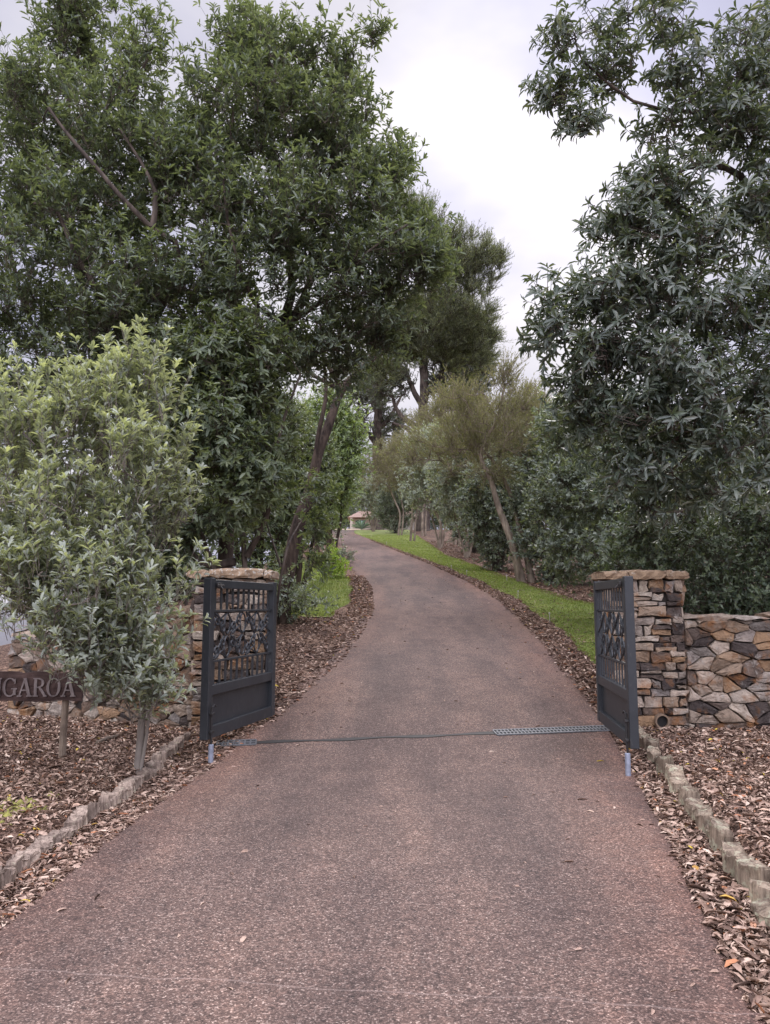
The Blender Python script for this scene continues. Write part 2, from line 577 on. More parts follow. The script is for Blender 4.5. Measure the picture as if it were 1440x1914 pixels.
def make_wood(name, dark, light, moss=0.0, axis=2, fine=30):
    m, n, l, b = new_mat(name)
    s = [1, 1, 1]; s[axis] = .07
    v = coords(n, l, tuple(s))
    t = noise(n, l, v, fine, 6, .7)
    r = ramp(n, [(.3, dark), (.7, light)]); l.new(t.outputs['Fac'], r.inputs[0])
    v2 = coords(n, l)
    t2 = noise(n, l, v2, 4, 5)
    r2 = ramp(n, [(.35, (.6, .58, .58)), (.65, (1.25, 1.25, 1.22))]); l.new(t2.outputs['Fac'], r2.inputs[0])
    c = mix(n, l, 1.0, r.outputs[0], r2.outputs[0], 'MULTIPLY')
    if moss:
        t3 = noise(n, l, v2, 13, 6, .7)
        r3 = ramp(n, [(.62 - .2 * moss, (0, 0, 0)), (.72 - .2 * moss, (.8, .8, .8))]); l.new(t3.outputs['Fac'], r3.inputs[0])
        c = mix(n, l, r3.outputs[0], c, (.36, .36, .26))
    oi = n.new('ShaderNodeObjectInfo')
    ro = ramp(n, [(0, (.62, .58, .55)), (.5, (1, .97, .94)), (1, (1.3, 1.27, 1.22))]); l.new(oi.outputs['Random'], ro.inputs[0])
    if axis == 2 and moss: c = mix(n, l, 1.0, c, ro.outputs[0], 'MULTIPLY')
    l.new(c, b.inputs['Base Color'])
    b.inputs['Roughness'].default_value = .9
    b.inputs['Specular IOR Level'].default_value = .2
    l.new(bump(n, l, t.outputs['Fac'], 1.0, .012), b.inputs['Normal'])
    return m


def plain(name, col, rough=.5, metal=0.0, var=.25, scale=8, spec=.5):
    m, n, l, b = new_mat(name)
    v = coords(n, l)
    t = noise(n, l, v, scale, 6, .65)
    r = ramp(n, [(.3, tuple(c * (1 - var) for c in col)), (.7, tuple(min(1, c * (1 + var)) for c in col))])
    l.new(t.outputs['Fac'], r.inputs[0])
    l.new(r.outputs[0], b.inputs['Base Color'])
    rr = n.new('ShaderNodeMapRange'); rr.inputs['To Min'].default_value = max(.05, rough - .12); rr.inputs['To Max'].default_value = min(1, rough + .15)
    l.new(t.outputs['Fac'], rr.inputs['Value'])
    l.new(rr.outputs[0], b.inputs['Roughness'])
    b.inputs['Metallic'].default_value = metal
    b.inputs['Specular IOR Level'].default_value = spec
    return m


def make_gate_paint():
    m, n, l, b = new_mat('slate_gate_paint')
    v = coords(n, l)
    t = noise(n, l, v, 5, 6, .6)
    r = ramp(n, [(.3, (.017, .0195, .0225)), (.7, (.027, .031, .035))]); l.new(t.outputs['Fac'], r.inputs[0])
    vv = coords(n, l, (1, 1, .3))
    t2 = noise(n, l, vv, 34, 5, .7)
    r2 = ramp(n, [(.57, (0, 0, 0)), (.72, (.5, .5, .5))]); l.new(t2.outputs['Fac'], r2.inputs[0])
    l.new(mix(n, l, r2.outputs[0], r.outputs[0], (.11, .10, .09)), b.inputs['Base Color'])
    b.inputs['Roughness'].default_value = .45
    return m


def make_lawn():
    m, n, l, b = new_mat('lawn_turf')
    v = coords(n, l)
    t = noise(n, l, v, 1.6, 5, .6)
    r = ramp(n, [(.3, (.10, .14, .030)), (.52, (.17, .21, .04)), (.72, (.29, .29, .10))]); l.new(t.outputs['Fac'], r.inputs[0])
    t2 = noise(n, l, v, 40, 4)
    r2 = ramp(n, [(.3, (.6, .6, .6)), (.7, (1.3, 1.3, 1.3))]); l.new(t2.outputs['Fac'], r2.inputs[0])
    l.new(mix(n, l, 1.0, r.outputs[0], r2.outputs[0], 'MULTIPLY'), b.inputs['Base Color'])
    b.inputs['Roughness'].default_value = .9
    l.new(bump(n, l, t2.outputs['Fac'], 1, .03), b.inputs['Normal'])
    return m


def make_litter():
    m, n, l, b = new_mat('dry_leaf')
    g = n.new('ShaderNodeNewGeometry')
    r = ramp(n, [(0, (.07, .043, .031)), (.2, (.145, .092, .066)), (.42, (.26, .172, .125)), (.66, (.37, .26, .195)), (.86, (.47, .35, .265)), (.95, (.58, .46, .355)),
                 (.97, (.46, .21, .10)), (.992, (.38, .16, .085)), (.995, (.56, .43, .06)), (1, (.56, .43, .06))])
    l.new(g.outputs['Random Per Island'], r.inputs[0])
    v = coords(n, l)
    t = noise(n, l, v, 60, 4)
    r2 = ramp(n, [(.3, (.75, .72, .7)), (.7, (1.15, 1.15, 1.15))]); l.new(t.outputs['Fac'], r2.inputs[0])
    l.new(mix(n, l, 1.0, r.outputs[0], r2.outputs[0], 'MULTIPLY'), b.inputs['Base Color'])
    b.inputs['Roughness'].default_value = .75
    b.inputs['Specular IOR Level'].default_value = .3
    return m


M['soil'] = make_soil(); M['road'] = make_road(); M['stone'] = make_stone()
M['cap_lichen'] = make_cap(True); M['cap_bare'] = make_cap(False)
M['mortar'] = plain('dark_mortar', (.035, .027, .022), .95)
M['gate'] = make_gate_paint()
M['steel'] = plain('galvanised_steel', (.30, .33, .40), .5, .5, .25, 20)
M['iron'] = plain('worn_black_iron', (.03, .028, .027), .55, .3, .4, 20)
M['grate'] = plain('plastic_grate', (.105, .108, .11), .5, 0, .35, 25)
M['void'] = plain('painted_hollow_shade', (.012, .010, .009), .95)  # near-black colour that stands in for shade inside hollows
M['slot'] = plain('slot_channel_edge', (.020, .018, .017), .6, .3, .4, 14)
M['lawn'] = make_lawn()
M['litter'] = make_litter()
M['wood_edge'] = make_wood('grey_weathered_block', (.075, .055, .045), (.46, .375, .31), .3, 2, 46)
M['wood_moss'] = make_wood('mossy_weathered_block', (.07, .052, .040), (.38, .31, .235), .62, 2, 46)
M['sign_wood'] = make_wood('dark_stained_board', (.026, .016, .014), (.105, .068, .06), 0, 0, 26)
M['sign_letter'] = make_wood('greyed_letter', (.13, .105, .10), (.25, .21, .20), 0, 2, 40)
M['post_wood'] = make_wood('round_post_wood', (.13, .10, .07), (.34, .27, .21), 0, 2, 24)
M['clay'] = plain('clay_pipe', (.19, .13, .085), .8)
M['roof'] = plain('terracotta_tiles', (.27, .175, .135), .8, 0, .3, 6)
M['render'] = plain('cream_render', (.42, .375, .32), .85, 0, .1)
M['dark_glass'] = plain('window_glass', (.02, .024, .028), .08)
M['gravel'] = plain('pale_gravel', (.55, .44, .30), .95, 0, .3, 3)
M['street'] = plain('grey_asphalt', (.10, .098, .105), .9, 0, .2, 6)
M['white'] = plain('weathered_plastic', (.48, .46, .40), .5)
M['moss'] = plain('moss_pad', (.22, .21, .05), .95, 0, .5, 18)
M['grass'] = leaf_mat('grass_blade', [(.11, .16, .03), (.155, .21, .045), (.21, .26, .065), (.32, .33, .14)], .55, .25, None, .3, 1.0, 0)


# ------------------------------------------------------------------ ground, road, lawn
def axis(parts):
    out = []
    for a, b, s in parts:
        out.append(np.arange(a, b, s))
    return np.concatenate(out)


def sheet(name, xs, ys, zf, mat, kind='structure'):
    X, Y = np.meshgrid(xs, ys)
    Z = zf(X, Y)
    v = np.stack([X, Y, Z], -1).reshape(-1, 3)
    nx, ny = len(xs), len(ys)
    i = (np.arange(ny - 1)[:, None] * nx + np.arange(nx - 1)[None]).ravel()
    q = np.stack([i, i + 1, i + nx + 1, i + nx], 1)
    return tag(link(name, np_mesh(name, v, quads=q, smooth=True), mat), kind=kind)


gx = np.concatenate([axis([(-400, -40, 40), (-40, -12, 2), (-12, -6, .4), (-6, 7, .1), (7, 14, .5), (14, 40, 2), (40, 401, 40)])])
gy = np.concatenate([axis([(-60, -8, 8), (-8, 1, .5), (1, 12, .1), (12, 30, .25), (30, 86, 1), (86, 160, 6), (160, 900, 60)])])
sheet('ground', gx, gy, ground_z, M['soil'])


def strip(name, ys, fl, fr, n, lift, mat, skirt=.05, attr=False, kind='structure', zf=None):
    rows = []
    ed = []
    for y in ys:
        a, b = fl(y), fr(y)
        xs = np.linspace(a, b, n)
        zz = (h_np(y) + 0 * xs if zf is None else zf(xs, y + 0 * xs)) + lift
        row = [(xs[0], y, zz[0] - skirt)] + [(x, y, z) for x, z in zip(xs, zz)] + [(xs[-1], y, zz[-1] - skirt)]
        rows.append(row)
        d = np.minimum(xs - a, b - xs)
        e = np.clip(1 - d / .9, 0, 1)
        ed.append(np.concatenate([[1], e, [1]]))
    v = np.array(rows).reshape(-1, 3)
    nx, ny = n + 2, len(ys)
    i = (np.arange(ny - 1)[:, None] * nx + np.arange(nx - 1)[None]).ravel()
    q = np.stack([i, i + 1, i + nx + 1, i + nx], 1)
    me = np_mesh(name, v, quads=q, smooth=True, attrs={'edge': np.array(ed).ravel()} if attr else None)
    return tag(link(name, me, mat), kind=kind)


ry = np.concatenate([np.arange(-6, 12, .1), np.arange(12, 30, .25), np.arange(30, 78, 1)])
wob = lambda y, k: .025 * math.sin(y * 3.1 + k) + .018 * math.sin(y * 7.7 + 2 * k)
strip('driveway', ry, lambda y: road_l(y) + wob(y, 1), lambda y: road_r(y) + wob(y, 4), 25, .012, M['road'], .06, True)
ly = np.concatenate([np.arange(12.2, 30, .25), np.arange(30, 76, 1)])


def lawn_in(y): return road_r(y) + .62 - .012 * (y - 12) + .10 * math.sin(y * 1.3) * (y < 40) * .6


strip('lawn', ly, lambda y: lawn_in(y) + wob(y * 1.7, 2) * 2, lambda y: max(lawn_r(y) + .12 * math.sin(y * 1.1), lawn_in(y) + .3), 14, .02, M['lawn'], .06, zf=ground_z)
ly2 = np.arange(17.2, 34, .25)


def lawn2_r(y): return road_l(y) - .42 - .28 * math.exp(-((y - 17.4) / 1.6) ** 2) + .06 * math.sin(y * 2.3)


strip('lawn', ly2, lambda y: -4.6 - .1 * math.sin(y), lawn2_r, 14, .02, M['lawn'], .06, zf=ground_z)
sheet('street', np.array([-60., -30, -20, -14, -10.2]), np.arange(-10., 80, 6), lambda x, y: ground_z(x, y) + .03, M['street'])
# pale gravel court at the top of the drive
fg = P(648, 985, 79)
tag(MB().build('gravel_court', M['gravel']) if False else link('gravel_court', np_mesh('gravel_court', np.array(
    [(-9.5, 78.2, h_np(78.2) + .05), (-2.6, 78.2, h_np(78.2) + .05), (-1.0, 92, h_np(92) + .1), (-12, 92, h_np(92) + .1)]), quads=np.array([[0, 1, 2, 3]])), M['gravel']), kind='structure')

rng = np.random.default_rng(7)
random.seed(7)


# ------------------------------------------------------------------ leaves
def norm(a):
    return a / (np.linalg.norm(a, axis=-1, keepdims=True) + 1e-9)


T_FINE = (np.array([(0, 0, 0), (.34, -.38, .07), (.34, 0, 0), (.34, .38, .07), (.74, -.44, .03), (.74, 0, -.05), (.74, .44, .03), (1, 0, -.14)]),
          np.array([(0, 2, 1), (0, 3, 2), (1, 2, 5), (1, 5, 4), (2, 3, 6), (2, 6, 5), (4, 5, 7), (5, 6, 7)]))
T_MID = (np.array([(0, 0, 0), (.36, -.42, .07), (.76, -.40, .02), (1, 0, -.12), (.76, .40, .02), (.36, .42, .07)]),
         np.array([(0, 3, 2), (0, 2, 1), (0, 4, 3), (0, 5, 4)]))
T_THIN = (np.array([(0, 0, 0), (.4, -.5, 0), (1, 0, -.05), (.4, .5, .02)]), np.array([(0, 2, 1), (0, 3, 2)]))


def leaf_geo(base, d, nrm, L, Wd, T, curl=1.0):
    tv, tf = T
    d = norm(d)
    s = norm(np.cross(d, nrm))
    u = np.cross(s, d)
    N = len(base)
    v = (base[:, None] + d[:, None] * (tv[None, :, 0:1] * L[:, None, None]) + s[:, None] * (tv[None, :, 1:2] * Wd[:, None, None])
         + u[:, None] * (tv[None, :, 2:3] * L[:, None, None] * curl))
    f = tf[None] + (np.arange(N) * len(tv))[:, None, None]
    return v.reshape(-1, 3), f.reshape(-1, 3), len(tv)


def rand_dir(n):
    return norm(rng.normal(size=(n, 3)))


def ellipsoid_pts(spec):
    """spec rows: px, py, distance, half width px, half height px, half depth m, count"""
    out = []
    for (px, py, D, rx, ry_, rd, k) in spec:
        c = P(px, py, D)
        s = D / 1440
        q = rand_dir(k) * (rng.random((k, 1)) ** (1 / 2.3))
        out.append(c + q * np.array([rx * s, rd, ry_ * s]))
    return np.vstack(out)


def catmull(pts, seg=.25):
    p = [np.asarray(q, float) for q in pts]
    p = [2 * p[0] - p[1]] + p + [2 * p[-1] - p[-2]]
    out = []
    for i in range(1, len(p) - 2):
        n = max(2, int(np.linalg.norm(p[i + 1] - p[i]) / seg))
        for k in range(n):
            t = k / n
            out.append(.5 * ((2 * p[i]) + (-p[i - 1] + p[i + 1]) * t + (2 * p[i - 1] - 5 * p[i] + 4 * p[i + 1] - p[i + 2]) * t * t
                             + (-p[i - 1] + 3 * p[i] - 3 * p[i + 1] + p[i + 2]) * t ** 3))
    out.append(p[-2])
    return out


def grow(trunks, clumps, seg=.3, tip=.006, free=.25, sag=.0, power=2.3):
    """trunks: [(control points, base radius, tip radius)] -> polylines with radii reaching every clump"""
    nodes, par, minr, lines = [], [], [], []
    ok = []
    for (cps, r0, r1) in trunks:
        pl = catmull(cps)
        ids = []
        ln = len(pl)
        # a trunk that starts on another trunk is joined to it
        for i, p in enumerate(pl):
            t = i / (ln - 1)
            wv = np.array([math.sin(i * .9 + r0 * 90), math.cos(i * .7 + r0 * 50), 0]) * .02 * min(1, t * 4) * (1 if r0 > .03 else .4)
            nodes.append(p + wv); par.append(ids[-1] if ids else -1); minr.append(r0 + (r1 - r0) * t ** .8)
            ok.append(t > free)
            ids.append(len(nodes) - 1)
        lines.append(ids)
    NT = np.array(nodes)
    order = np.argsort(np.min(np.linalg.norm(clumps[:, None] - NT[None], axis=2), axis=1))
    A = np.zeros((len(nodes) + len(clumps) * 40, 3)); A[:len(nodes)] = nodes
    OK = np.zeros(len(A), bool); OK[:len(nodes)] = ok
    cnt = len(nodes)
    for ci in order:
        c = clumps[ci]
        d = np.linalg.norm(A[:cnt] - c, axis=1)
        cost = d + .7 * np.maximum(0, A[:cnt, 2] - c[2] + .25 * d) + np.where(OK[:cnt], 0, 1e3)
        j = int(np.argmin(cost))
        a = A[j]
        L = d[j]
        n = max(2, min(36, int(L / seg)))
        pj = par[j] if par[j] >= 0 else j
        dirp = norm(A[j] - A[pj]) if pj != j else np.array([0, 0, 1.])
        mid = a + (c - a) * .5 + dirp * L * .18 + np.array([0, 0, L * (.10 - sag)]) + rng.normal(size=3) * L * .06
        ids = [j]
        for k in range(1, n + 1):
            t = k / n
            p = (1 - t) ** 2 * a + 2 * t * (1 - t) * mid + t * t * c
            if k < n: p = p + rng.normal(size=3) * min(.04, L * .03)
            A[cnt] = p; OK[cnt] = True
            par.append(ids[-1]); minr.append(tip)
            ids.append(cnt); cnt += 1
        lines.append(ids)
    # pipe-model radii, capped by the trunk's own profile
    kids = np.zeros(cnt)
    acc = np.zeros(cnt)
    rad = np.zeros(cnt)
    for i in range(cnt - 1, -1, -1):
        rad[i] = max(minr[i], acc[i] ** (1 / power) if acc[i] > 0 else tip)
        if i < len(NT): rad[i] = minr[i]
        else: rad[i] = min(rad[i], .11)
        if par[i] >= 0: acc[par[i]] += rad[i] ** power * .82
    return A[:cnt], lines, rad


def tubes_np(A, lines, rad, big=.05):
    V, Q, off = [], [], 0
    for ids in lines:
        P_ = A[ids]
        r = rad[ids].copy()
        if len(ids) > 1 and r[0] > r[1] * 1.3: r[0] = r[1] * 1.15
        n = 12 if r.max() > .08 else (7 if r.max() > .025 else 4)
        t = np.gradient(P_, axis=0)
        t = norm(t)
        ref = np.array([1., .13, .05]) if abs(t[0, 0]) < .75 else np.array([.1, 1., .05])
        a = norm(ref - t * (t @ ref)[:, None])
        b = np.cross(t, a)
        w = np.arange(n) * 2 * np.pi / n
        rr = r[:, None] * np.ones((1, n))
        if r.max() > .05:
            zz = np.arange(len(ids))[:, None] * .25
            rr = rr * (1 + .10 * np.sin(3 * w[None] + zz * 1.1) + .07 * np.sin(5 * w[None] - zz * 1.7))
        ring = P_[:, None] + (a[:, None] * np.cos(w)[None, :, None] + b[:, None] * np.sin(w)[None, :, None]) * rr[:, :, None]
        V.append(ring.reshape(-1, 3))
        m = len(ids)
        i = np.arange(m - 1)[:, None] * n
        k = np.arange(n)[None]
        k2 = (k + 1) % n
        Q.append(np.stack([i + k, i + k2, i + n + k2, i + n + k], -1).reshape(-1, 4) + off)
        off += m * n
    return np.vstack(V), np.vstack(Q), off


def twig_geo(a, b, r):
    N = len(a)
    d = norm(b - a)
    s = norm(np.cross(d, np.array([.3, .2, 1.])))
    u = np.cross(s, d)
    w = np.array([0, 2.1, 4.2])
    ring = s[:, None] * np.cos(w)[None, :, None] + u[:, None] * np.sin(w)[None, :, None]
    va = a[:, None] + ring * r
    vb = b[:, None] + ring * r * .5
    v = np.concatenate([va, vb], 1).reshape(-1, 3)
    q = np.array([(0, 1, 4, 3), (1, 2, 5, 4), (2, 0, 3, 5)])
    return v, (q[None] + (np.arange(N) * 6)[:, None, None]).reshape(-1, 4)


def sprays(clumps, centre, ntw, twl, nl, L, Wd, T, up=.5, out=.6, rnd=.8, droop=0.0, ang=(35, 75), rosette=.4, start=.15, curl=1.0, side=.5):
    K = len(clumps)
    c = np.repeat(clumps, ntw, 0)
    o = norm(c - centre)
    d = norm(o * out + np.array([0, 0, up]) + rand_dir(len(c)) * rnd)
    ln = twl * (.55 + .8 * rng.random((len(c), 1)))
    a = c + rand_dir(len(c)) * twl * .15
    b = a + d * ln
    N = len(c)
    # leaves
    tpos = start + (1 - start) * rng.random((N, nl))
    ros = rng.random((N, nl)) < rosette
    tpos = np.where(ros, .92 + .1 * rng.random((N, nl)), tpos)
    base = a[:, None] + (b - a)[:, None] * tpos[..., None]
    s = norm(np.cross(d, np.array([.31, .17, .93])))
    u = np.cross(s, d)
    ph = (np.arange(nl) * 2.39996)[None] + rng.random((N, 1)) * 6.28 + rng.normal(size=(N, nl)) * .3
    al = np.radians(ang[0] + (ang[1] - ang[0]) * rng.random((N, nl)))
    al = np.where(ros, al * .85, al)
    rad = s[:, None] * np.cos(ph)[..., None] + u[:, None] * np.sin(ph)[..., None]
    ld = d[:, None] * np.cos(al)[..., None] + rad * np.sin(al)[..., None]
    ld = ld + np.array([0, 0, -droop])
    ld = norm(ld)
    nr = d[:, None] * np.sin(al)[..., None] - rad * np.cos(al)[..., None]
    nr = norm(nr + np.array([0, 0, side]) + rng.normal(size=nr.shape) * .22)
    sz = (.5 + .85 * rng.random((N, nl)) ** 1.2)
    sz = np.where(tpos > .97, sz * .8, sz)
    lv, lf, nv = leaf_geo(base.reshape(-1, 3), ld.reshape(-1, 3), nr.reshape(-1, 3), (L * sz).ravel(), (Wd * sz).ravel(), T, curl)
    age = np.clip((tpos - .86) * 5, 0, 1) * (.3 + .7 * rng.random((N, 1)) ** 1.5)
    return (a, b), (lv, lf, np.repeat(age.ravel(), nv))


def build_tree(name, label, cat, base, trunks, crown, leaf, bark, leafm, group=None, centre=None, twr=.004, seg=.3, sag=0.0, free=.25, dead=0, crown2=None, age_z=None, tip=.006):
    """a tree thing: trunk (limbs and twigs) and crown (leaves)"""
    base = np.asarray(base, float)
    clumps = ellipsoid_pts(crown) if not isinstance(crown, np.ndarray) else crown
    A, lines, rad = grow(trunks, clumps, seg, tip, free, sag)
    cen = centre if centre is not None else clumps.mean(0) - np.array([0, 0, .35 * np.ptp(clumps[:, 2])])
    (a, b), (lv, lf, age) = sprays(clumps, np.asarray(cen), **leaf)
    v1, q1, off = tubes_np(A, lines, rad)
    v2, q2 = twig_geo(a, b, twr)
    tv = np.vstack([v1, v2]); tq = np.vstack([q1, q2 + off])
    root = empty(name, base, label, cat, group)
    link('trunk', np_mesh('trunk', tv - base, quads=tq, smooth=True), bark, root)
    if age_z is not None:      # new growth only on the outer, upper shoots
        z0, z1 = age_z
        age = age * (.35 + .65 * sstep(z0, z1, lv[:, 2]))
    link('crown', np_mesh('crown', lv - base, tris=lf, attrs={'age': age}), leafm, root)
    return root


# leaf habits
BROAD = dict(ntw=8, twl=.44, nl=12, L=.118, Wd=.036, T=T_MID, up=.55, out=.55, rnd=.75, ang=(35, 80), rosette=.45)
UNDER = dict(ntw=9, twl=.40, nl=10, L=.125, Wd=.040, T=T_MID, up=.15, out=.6, rnd=.8, droop=.35, ang=(35, 80), rosette=.4)
SILVER = dict(ntw=5, twl=.38, nl=16, L=.080, Wd=.028, T=T_FINE, up=1.0, out=.45, rnd=.5, ang=(30, 70), rosette=.4, side=.35)
WHORL = dict(ntw=6, twl=.30, nl=12, L=.132, Wd=.034, T=T_FINE, up=.18, out=.6, rnd=.85, droop=.32, ang=(35, 92), rosette=.55, start=.25, curl=1.2, side=.25)
SMALL = dict(ntw=10, twl=.34, nl=12, L=.075, Wd=.030, T=T_THIN, up=.3, out=.5, rnd=.9, ang=(35, 80), rosette=.3)
NEEDLE = dict(ntw=11, twl=.34, nl=24, L=.055, Wd=.0085, T=T_THIN, up=.40, out=.65, rnd=.75, ang=(22, 50), rosette=.05, start=.05)

# ------------------------------------------------------------------ left trees
zb = lambda x, y: np.array([x, y, gz(x, y)])


def pz(px, D):            # a base on the ground straight below a pixel column
    x = (px - 720) / 1440 * D
    return np.array([x, D, gz(x, D) - .05])


b0 = pz(185, 12.0)
build_tree('broadleaf_tree', 'tall dark broadleaf tree with crooked grey limbs at left, above the pale silvery shrub', 'tree', b0,
           [([b0, P(190, 900, 12), P(175, 640, 12), P(140, 470, 12), P(120, 300, 12.2), P(150, 60, 12.2)], .16, .03),
            ([P(180, 700, 12), P(240, 560, 12), P(300, 370, 11.8), P(250, 220, 11.6), P(285, 80, 11.6)], .075, .02),
            ([P(185, 760, 12), P(340, 500, 11.0), P(285, 425, 10.6), P(205, 345, 10.4), P(90, 200, 10.5)], .07, .022),
            ([P(178, 660, 12), P(200, 590, 11.2), P(140, 470, 10.6), P(110, 400, 10.5), P(60, 380, 10.5)], .06, .02),
            ([P(285, 425, 10.6), P(290, 360, 10.6), P(225, 240, 10.6)], .05, .016),
            ([P(180, 720, 12), P(60, 600, 12), P(0, 400, 12)], .06, .02)],
           [(150, 60, 12, 95, 120, .9, 55), (265, 130, 11.6, 60, 110, .7, 26), (110, 230, 11.5, 90, 100, 1.0, 45), (40, 210, 12, 50, 80, .8, 16),
            (240, 270, 11.4, 110, 110, 1.1, 62), (30, 370, 11.7, 110, 110, 1.2, 62), (180, 420, 11.4, 140, 120, 1.3, 90), (330, 330, 11.2, 60, 90, .9, 34),
            (70, 560, 11.4, 150, 120, 1.4, 90), (250, 580, 11.2, 140, 120, 1.3, 90), (20, 720, 11.8, 100, 110, 1.2, 45), (190, 720, 11.6, 150, 90, 1.1, 60), (100, 900, 12, 130, 140, 1.1, 45)],
           BROAD, M['bark_dark'], M['leaf_dark'], seg=.35)

b0 = pz(425, 12.3)
build_tree('broadleaf_tree', 'tall dark broadleaf tree in the middle with pointed leafy sprays against the sky', 'tree', b0,
           [([b0, P(422, 960, 12.2), P(440, 800, 12.2), P(520, 620, 12.2), P(545, 520, 12.2), P(520, 330, 12), P(480, 120, 12)], .15, .03),
            ([P(525, 640, 12.2), P(590, 500, 12), P(620, 330, 11.8), P(625, 160, 11.8), P(670, 80, 11.8)], .08, .015),
            ([P(440, 800, 12.2), P(400, 640, 12), P(380, 480, 11.8), P(420, 330, 11.6), P(440, 200, 11.6)], .07, .02),
            ([P(545, 520, 12.2), P(680, 470, 11.8), P(780, 420, 11.8)], .05, .015),
            ([P(520, 620, 12.2), P(600, 560, 11.2), P(690, 470, 10.8), P(760, 420, 10.8)], .05, .015),
            ([P(528, 600, 12.2), P(470, 560, 11.2), P(430, 420, 10.6), P(415, 330, 10.6)], .045, .012)],
           [(455, 110, 12, 60, 95, .8, 36), (530, 140, 11.8, 65, 85, .9, 34), (625, 150, 11.8, 45, 75, .7, 22), (690, 72, 11.8, 22, 10, .3, 4), (430, 250, 11.6, 95, 110, 1.1, 62),
            (560, 270, 11.6, 110, 100, 1.2, 72), (655, 270, 11.6, 50, 85, .9, 30), (400, 420, 11.4, 120, 110, 1.2, 72), (560, 430, 11.4, 130, 110, 1.3, 84),
            (690, 400, 11.5, 70, 90, 1.0, 42), (735, 335, 11.8, 24, 36, .5, 7), (640, 540, 11.4, 110, 65, 1.1, 48), (745, 510, 11.4, 65, 70, .9, 36), (785, 450, 11.8, 40, 45, .6, 16), (795, 530, 11.8, 36, 36, .5, 12), (440, 570, 11.3, 120, 90, 1.1, 52), (630, 640, 11.8, 75, 45, .8, 28), (560, 650, 12, 50, 60, .8, 22), (700, 620, 11.8, 45, 40, .6, 12), (640, 700, 12.4, 40, 24, .5, 7)],
           BROAD, M['bark_dark'], M['leaf_dark'], seg=.35)

b0 = pz(470, 11.4)
build_tree('understory_tree', 'bushy understory tree with drooping leaves behind the left stone pillar', 'tree', b0,
           [([b0, P(455, 1000, 11.4), P(420, 900, 11.2), P(430, 760, 11)], .06, .02),
            ([P(462, 1040, 11.4), P(500, 960, 11.2), P(520, 830, 11), P(560, 700, 11)], .05, .015),
            ([b0, P(380, 1000, 11.4), P(330, 880, 11.2), P(340, 760, 11.1)], .05, .015),
            ([P(440, 1050, 11.5), P(365, 1050, 11.5), P(362, 930, 11.5)], .07, .03)],
           [(390, 690, 11, 120, 90, 1.0, 68), (470, 690, 10.9, 70, 90, .8, 42), (430, 830, 10.8, 100, 85, .9, 60), (485, 800, 10.9, 30, 60, .5, 10), (340, 830, 11, 75, 110, .9, 44),
            (450, 905, 10.7, 60, 45, .6, 20), (330, 960, 11.2, 55, 80, .7, 20), (400, 960, 11, 50, 40, .5, 10)],
           UNDER, M['bark_dark'], M['leaf_mid'], sag=.1, free=.4)

b0 = pz(512, 13.6)
build_tree('sapling', 'slender sapling with glossy leaves hanging beside the leaning trunk', 'tree', b0,
           [([b0, P(530, 1050, 13.2), P(560, 980, 14.3), P(585, 940, 14.6)], .03, .01), ([P(525, 1060, 13.2), P(500, 980, 13.3), P(490, 930, 13.2)], .02, .008)],
           [(590, 985, 14.6, 16, 30, .3, 7), (590, 1045, 14.6, 10, 24, .3, 4), (480, 960, 13.2, 40, 50, .5, 12), (590, 930, 14.6, 16, 24, .3, 5)],
           UNDER, M['bark_dark'], M['leaf_mid'], sag=.1, free=.3)

b0 = np.array([*G(527, 1165)[:2], 0]); b0[2] = gz(b0[0], b0[1]) - .05
D0 = b0[1]
LEAN = [(790, 440, D0 + 2.6, 50, 60, .9, 100), (845, 490, D0 + 2.8, 62, 65, 1.0, 170), (900, 500, D0 + 3, 45, 55, .7, 80), (850, 580, D0 + 2.8, 80, 75, 1.1, 240), (790, 640, D0 + 2.8, 85, 45, 1.0, 150),
            (870, 655, D0 + 3, 60, 50, .8, 110), (930, 495, D0 + 3, 18, 12, .3, 8), (920, 630, D0 + 3, 24, 12, .3, 12), (730, 610, D0 + 2.4, 70, 65, .8, 110), (720, 690, D0 + 2.8, 50, 26, .7, 34), (750, 390, D0 + 2.6, 45, 45, .8, 50), (660, 700, D0 + 2, 60, 40, .7, 24)]
build_tree('leaning_tree', 'tree with stringy brown leaning trunk beside left gate and fine feathery crown over the drive', 'tree', b0,
           [([b0, P(540, 1050, D0 + .1), P(575, 930, D0 + .5), P(603, 830, D0 + 1), P(640, 730, D0 + 1.5), P(700, 665, D0 + 2)], .18, .075),
            ([P(640, 730, D0 + 1.5), P(600, 640, D0 + 1.6), P(640, 520, D0 + 2), P(700, 420, D0 + 2.4)], .06, .02),
            ([P(575, 930, D0 + .5), P(600, 790, D0 + .9), P(610, 700, D0 + 1.2), P(590, 600, D0 + 1.5)], .07, .025),
            ([P(700, 665, D0 + 2), P(790, 620, D0 + 2.6), P(880, 560, D0 + 3)], .075, .02),
            ([P(690, 670, D0 + 2), P(760, 560, D0 + 2.4), P(825, 470, D0 + 2.8)], .06, .02),
            ([P(640, 730, D0 + 1.5), P(570, 690, D0 + 1.6), P(530, 620, D0 + 1.8)], .06, .02)],
           LEAN,
           dict(NEEDLE, L=.06, Wd=.009, nl=26), M['bark_brown'], M['needle_dark'], seg=.35, tip=.004)

